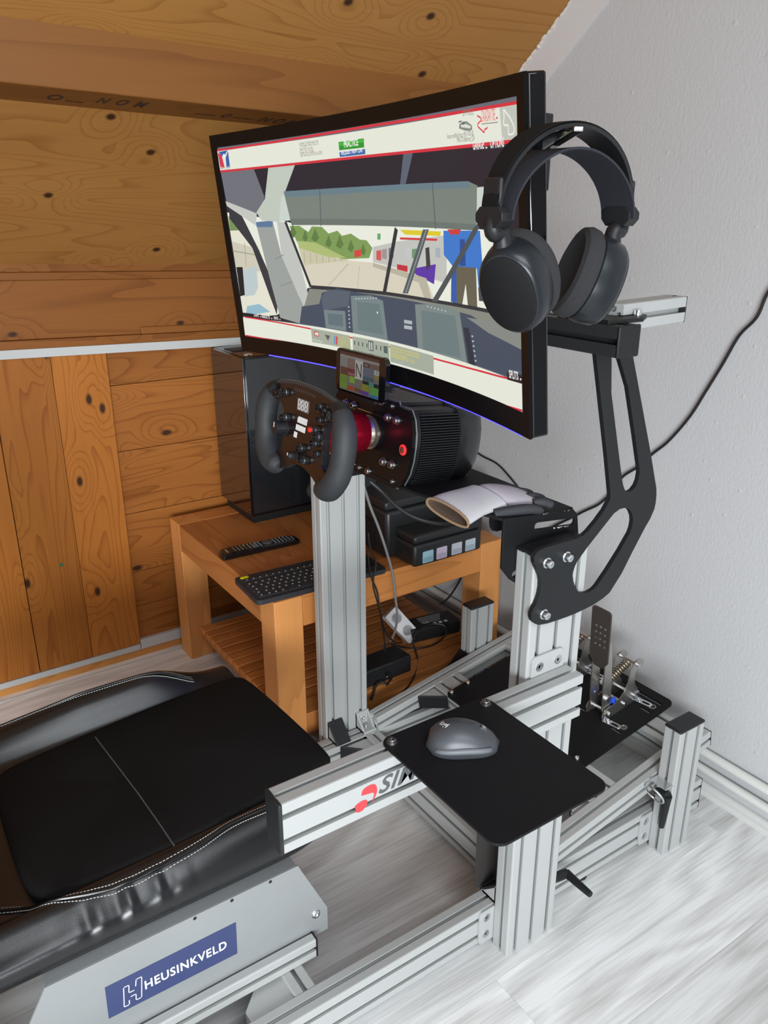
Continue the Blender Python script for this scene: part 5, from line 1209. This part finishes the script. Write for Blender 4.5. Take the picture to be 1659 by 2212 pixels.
MB().loft([gsec(c0 + V((0, .0006, 0)), hw0 * .985, .0132), gsec(c0 + V((-.002, .02, .0045)), hw0 * .88, .0085), gsec(c0 + V((-.003, .045, .0065)), hw0 * .72, .006), gsec(c0 + V((-.003, .05, .005)), hw0 * .05, .001)], cap=False).build('cuff_lining', mat('dark_lining', (.07, .045, .03, 1), .9), GL, smooth='all')
MB().rings(gsec(c0, hw0, .014) + [gsec(c0, hw0, .014)[0]], .0022, 8).build('cuff_edge', GI, GL, smooth=True)
MB().loft(S2, cap=False).build('ribbed_wrist', GG, GL, smooth='all', sub=1)
MB().loft(S3).build('glove_back', GP_, GL, smooth='all', sub=1)
for i, (dx, L_) in enumerate(((-.034, .040), (-.014, .050), (.006, .052), (.026, .046))):
    b0 = c0 + V((.012 + dx * .6, .140 - abs(dx) * .1, .003)) + wv * dx * .5
    MB().rings(spline([b0, b0 + V((.006, L_ * .25, .001)), b0 + V((.010, L_ * .5, -.003)), b0 + V((.014, L_ * .62, -.007))], 4), [.0075] * 10 + [.007, .006, .004], 10).build('finger', GB, GL, smooth=True)
tb = c0 + wv * (hw0 * .78) + V((.0, .060, .000))
MB().rings(spline([tb, tb + V((.012, .030, .004)), tb + V((.020, .058, .003)), tb + V((.024, .080, -.003))], 5), [.0085] * 6 + [.0085] * 4 + [.008, .008, .0075, .007, .006, .004], 12).build('thumb', GB, GL, smooth=True)

# ================================================================== POWER ADAPTERS, STRIP, CABLES
SHZ = SZ
def adapter(name, label, c, size, rz, txt=None):
    T = thing(name, label, 'power adapter', (c[0], c[1], SHZ)); M = Matrix.Translation((c[0], c[1], SHZ)) @ Matrix.Rotation(rz, 4, 'Z')
    MB().box((-size[0] / 2, -size[1] / 2, 0), (size[0] / 2, size[1] / 2, size[2]), M).build('adapter_body', BLK, T, bevel=.004, smooth=True)
    return T, M
a1, M1 = adapter('power_adapter', 'black power adapter with printed label and coiled cord on the slatted shelf', onZ(930, 1347, SHZ + .03)[:2], (.075, .165, .042), math.radians(-8))
for i in range(5): MB().box((-.026 + i * .008, -.035, .0421), (-.022 + i * .008, .045 - i * .004, .0424), M1).build('label_print', mat('label_grey', (.28, .28, .29, 1), .6), a1)
lettering('label_text', 'CE', M1 @ Matrix.Translation((.013, -.030, .0421)) @ Matrix.Rotation(PI / 2, 4, 'Z'), .018, .010, INK, a1)
for k in range(3): MB().box((.018, -.002 + k * .018, .0421), (.028, .008 + k * .018, .0424), M1).build('label_print', INK, a1)
adapter('power_adapter', 'large plain black power adapter at the shelf edge beside the aluminium upright', onZ(818, 1440, SHZ + .03)[:2], (.075, .17, .055), math.radians(2))
WSX = thing('extension_socket', 'white plastic extension socket leaning on the slatted shelf among black cables', 'extension socket', tuple(onZ(866, 1352, SHZ + .045)[:2]) + (SHZ,))
wM = frame(onZ(866, 1350, SHZ + .050), (.35, .35, -.55), (0, 1, .45))
MB().plate(rrect(-.055, -.024, .055, .024, .006), [], -.016, .016, wM).build('socket_body', mat('white_plastic', (.62, .62, .63, 1), .4), WSX, bevel=.003)
for k in (-.028, .022): MB().lathe([(.017, .0160), (.017, .0166), (.015, .0168), (.015, .010)], wM @ Matrix.Translation((k, 0, 0)), 20).build('socket', mat('white_plastic2', (.5, .5, .51, 1), .4), WSX, smooth=True)

def cable(label, pts, r=.0028, m=CABLE, name='cable', n=8, grp=None):
    o = MB().rings(spline(pts, n), r, 8).build(name, m, smooth=True); return tag(o, label, 'cable', grp)
W_ = lambda u, v, y=.708: onY(u, v, y)
cable('thin black cable running down the white wall behind the monitor arm', [W_(1700, 575), W_(1659, 632), W_(1635, 685), W_(1597, 725), W_(1562, 785), W_(1525, 845), W_(1490, 900), W_(1445, 952), W_(1410, 980), W_(1378, 1008), W_(1345, 1030), W_(1322, 1062), W_(1295, 1088), W_(1262, 1104), W_(1235, 1118), W_(1200, 1135), W_(1160, 1160)], .0031)
cable('thin black cable on the white wall between wheel base and glove', [W_(1015, 965), W_(1040, 984), W_(1075, 1003), W_(1105, 1035), W_(1128, 1065), W_(1145, 1092), W_(1165, 1120)], .0026)
xt = -.738
X_ = lambda u, v, x=xt: onX(u, v, x)
cable('pale grey cable hanging down in front of the table edge', [onX(786, 1050, -.70), X_(800, 1095, -.72), X_(818, 1140), X_(836, 1195), X_(848, 1240), X_(854, 1290), onX(858, 1335, -.77), onX(850, 1372, -.84), onX(838, 1392, -.90), onZ(826, 1398, SHZ + .02)], .0034, CABLEG)
cable('thick black cable drooping under the wheel deck', [onX(800, 1040, -.52), onX(825, 1062, -.50), onX(855, 1092, -.47), onX(890, 1115, -.44), onX(930, 1128, -.41), onX(965, 1130, -.38), onX(1000, 1120, -.34), onX(1030, 1100, -.30)], .0045)
cable('thin black cable twisting down beside the aluminium upright, ending on the shelf', [X_(795, 1150), X_(800, 1185), X_(812, 1215), X_(806, 1262), X_(818, 1310), onX(826, 1350, -.78), onX(832, 1400, -.82), onX(834, 1450, -.83), onZ(836, 1462, SHZ + .06)], .0022)
cable('thin black cable twisting down beside the aluminium upright, ending at the white socket', [X_(794, 1190), X_(800, 1240), X_(815, 1280), X_(822, 1325), onX(832, 1362, -.80), onX(850, 1386, -.86), onZ(868, 1388, SHZ + .02)], .0022)
cable('black cable looped on the shelf around the printed power adapter', [onZ(845, 1390, SHZ + .004), onZ(872, 1398, SHZ + .004), onZ(905, 1400, SHZ + .004), onZ(938, 1392, SHZ + .004), onZ(962, 1372, SHZ + .02), onZ(960, 1352, SHZ + .05), onZ(935, 1348, SHZ + .055), onZ(905, 1362, SHZ + .05), onZ(892, 1382, SHZ + .03), onZ(896, 1402, SHZ + .01), onZ(902, 1425, SHZ + .004), onZ(897, 1455, SHZ + .004), onZ(884, 1480, SHZ + .004), onZ(868, 1496, SHZ + .004)], .0026)
cable('black cable rising from the shelf along the wall behind the table', [onZ(950, 1305, SHZ + .04), onX(968, 1292, -1.0), onX(985, 1268, -1.0), onX(995, 1250, -1.0), onX(1003, 1225, -1.0)], .003)
cable('thick black cord curling off the large plain power adapter', [onZ(838, 1455, SHZ + .03), onZ(845, 1465, SHZ + .008), onZ(836, 1478, SHZ + .004), onX(822, 1472, -.765), onX(812, 1480, -.755), onX(806, 1498, -.745), onX(801, 1512, -.742)], .0040)
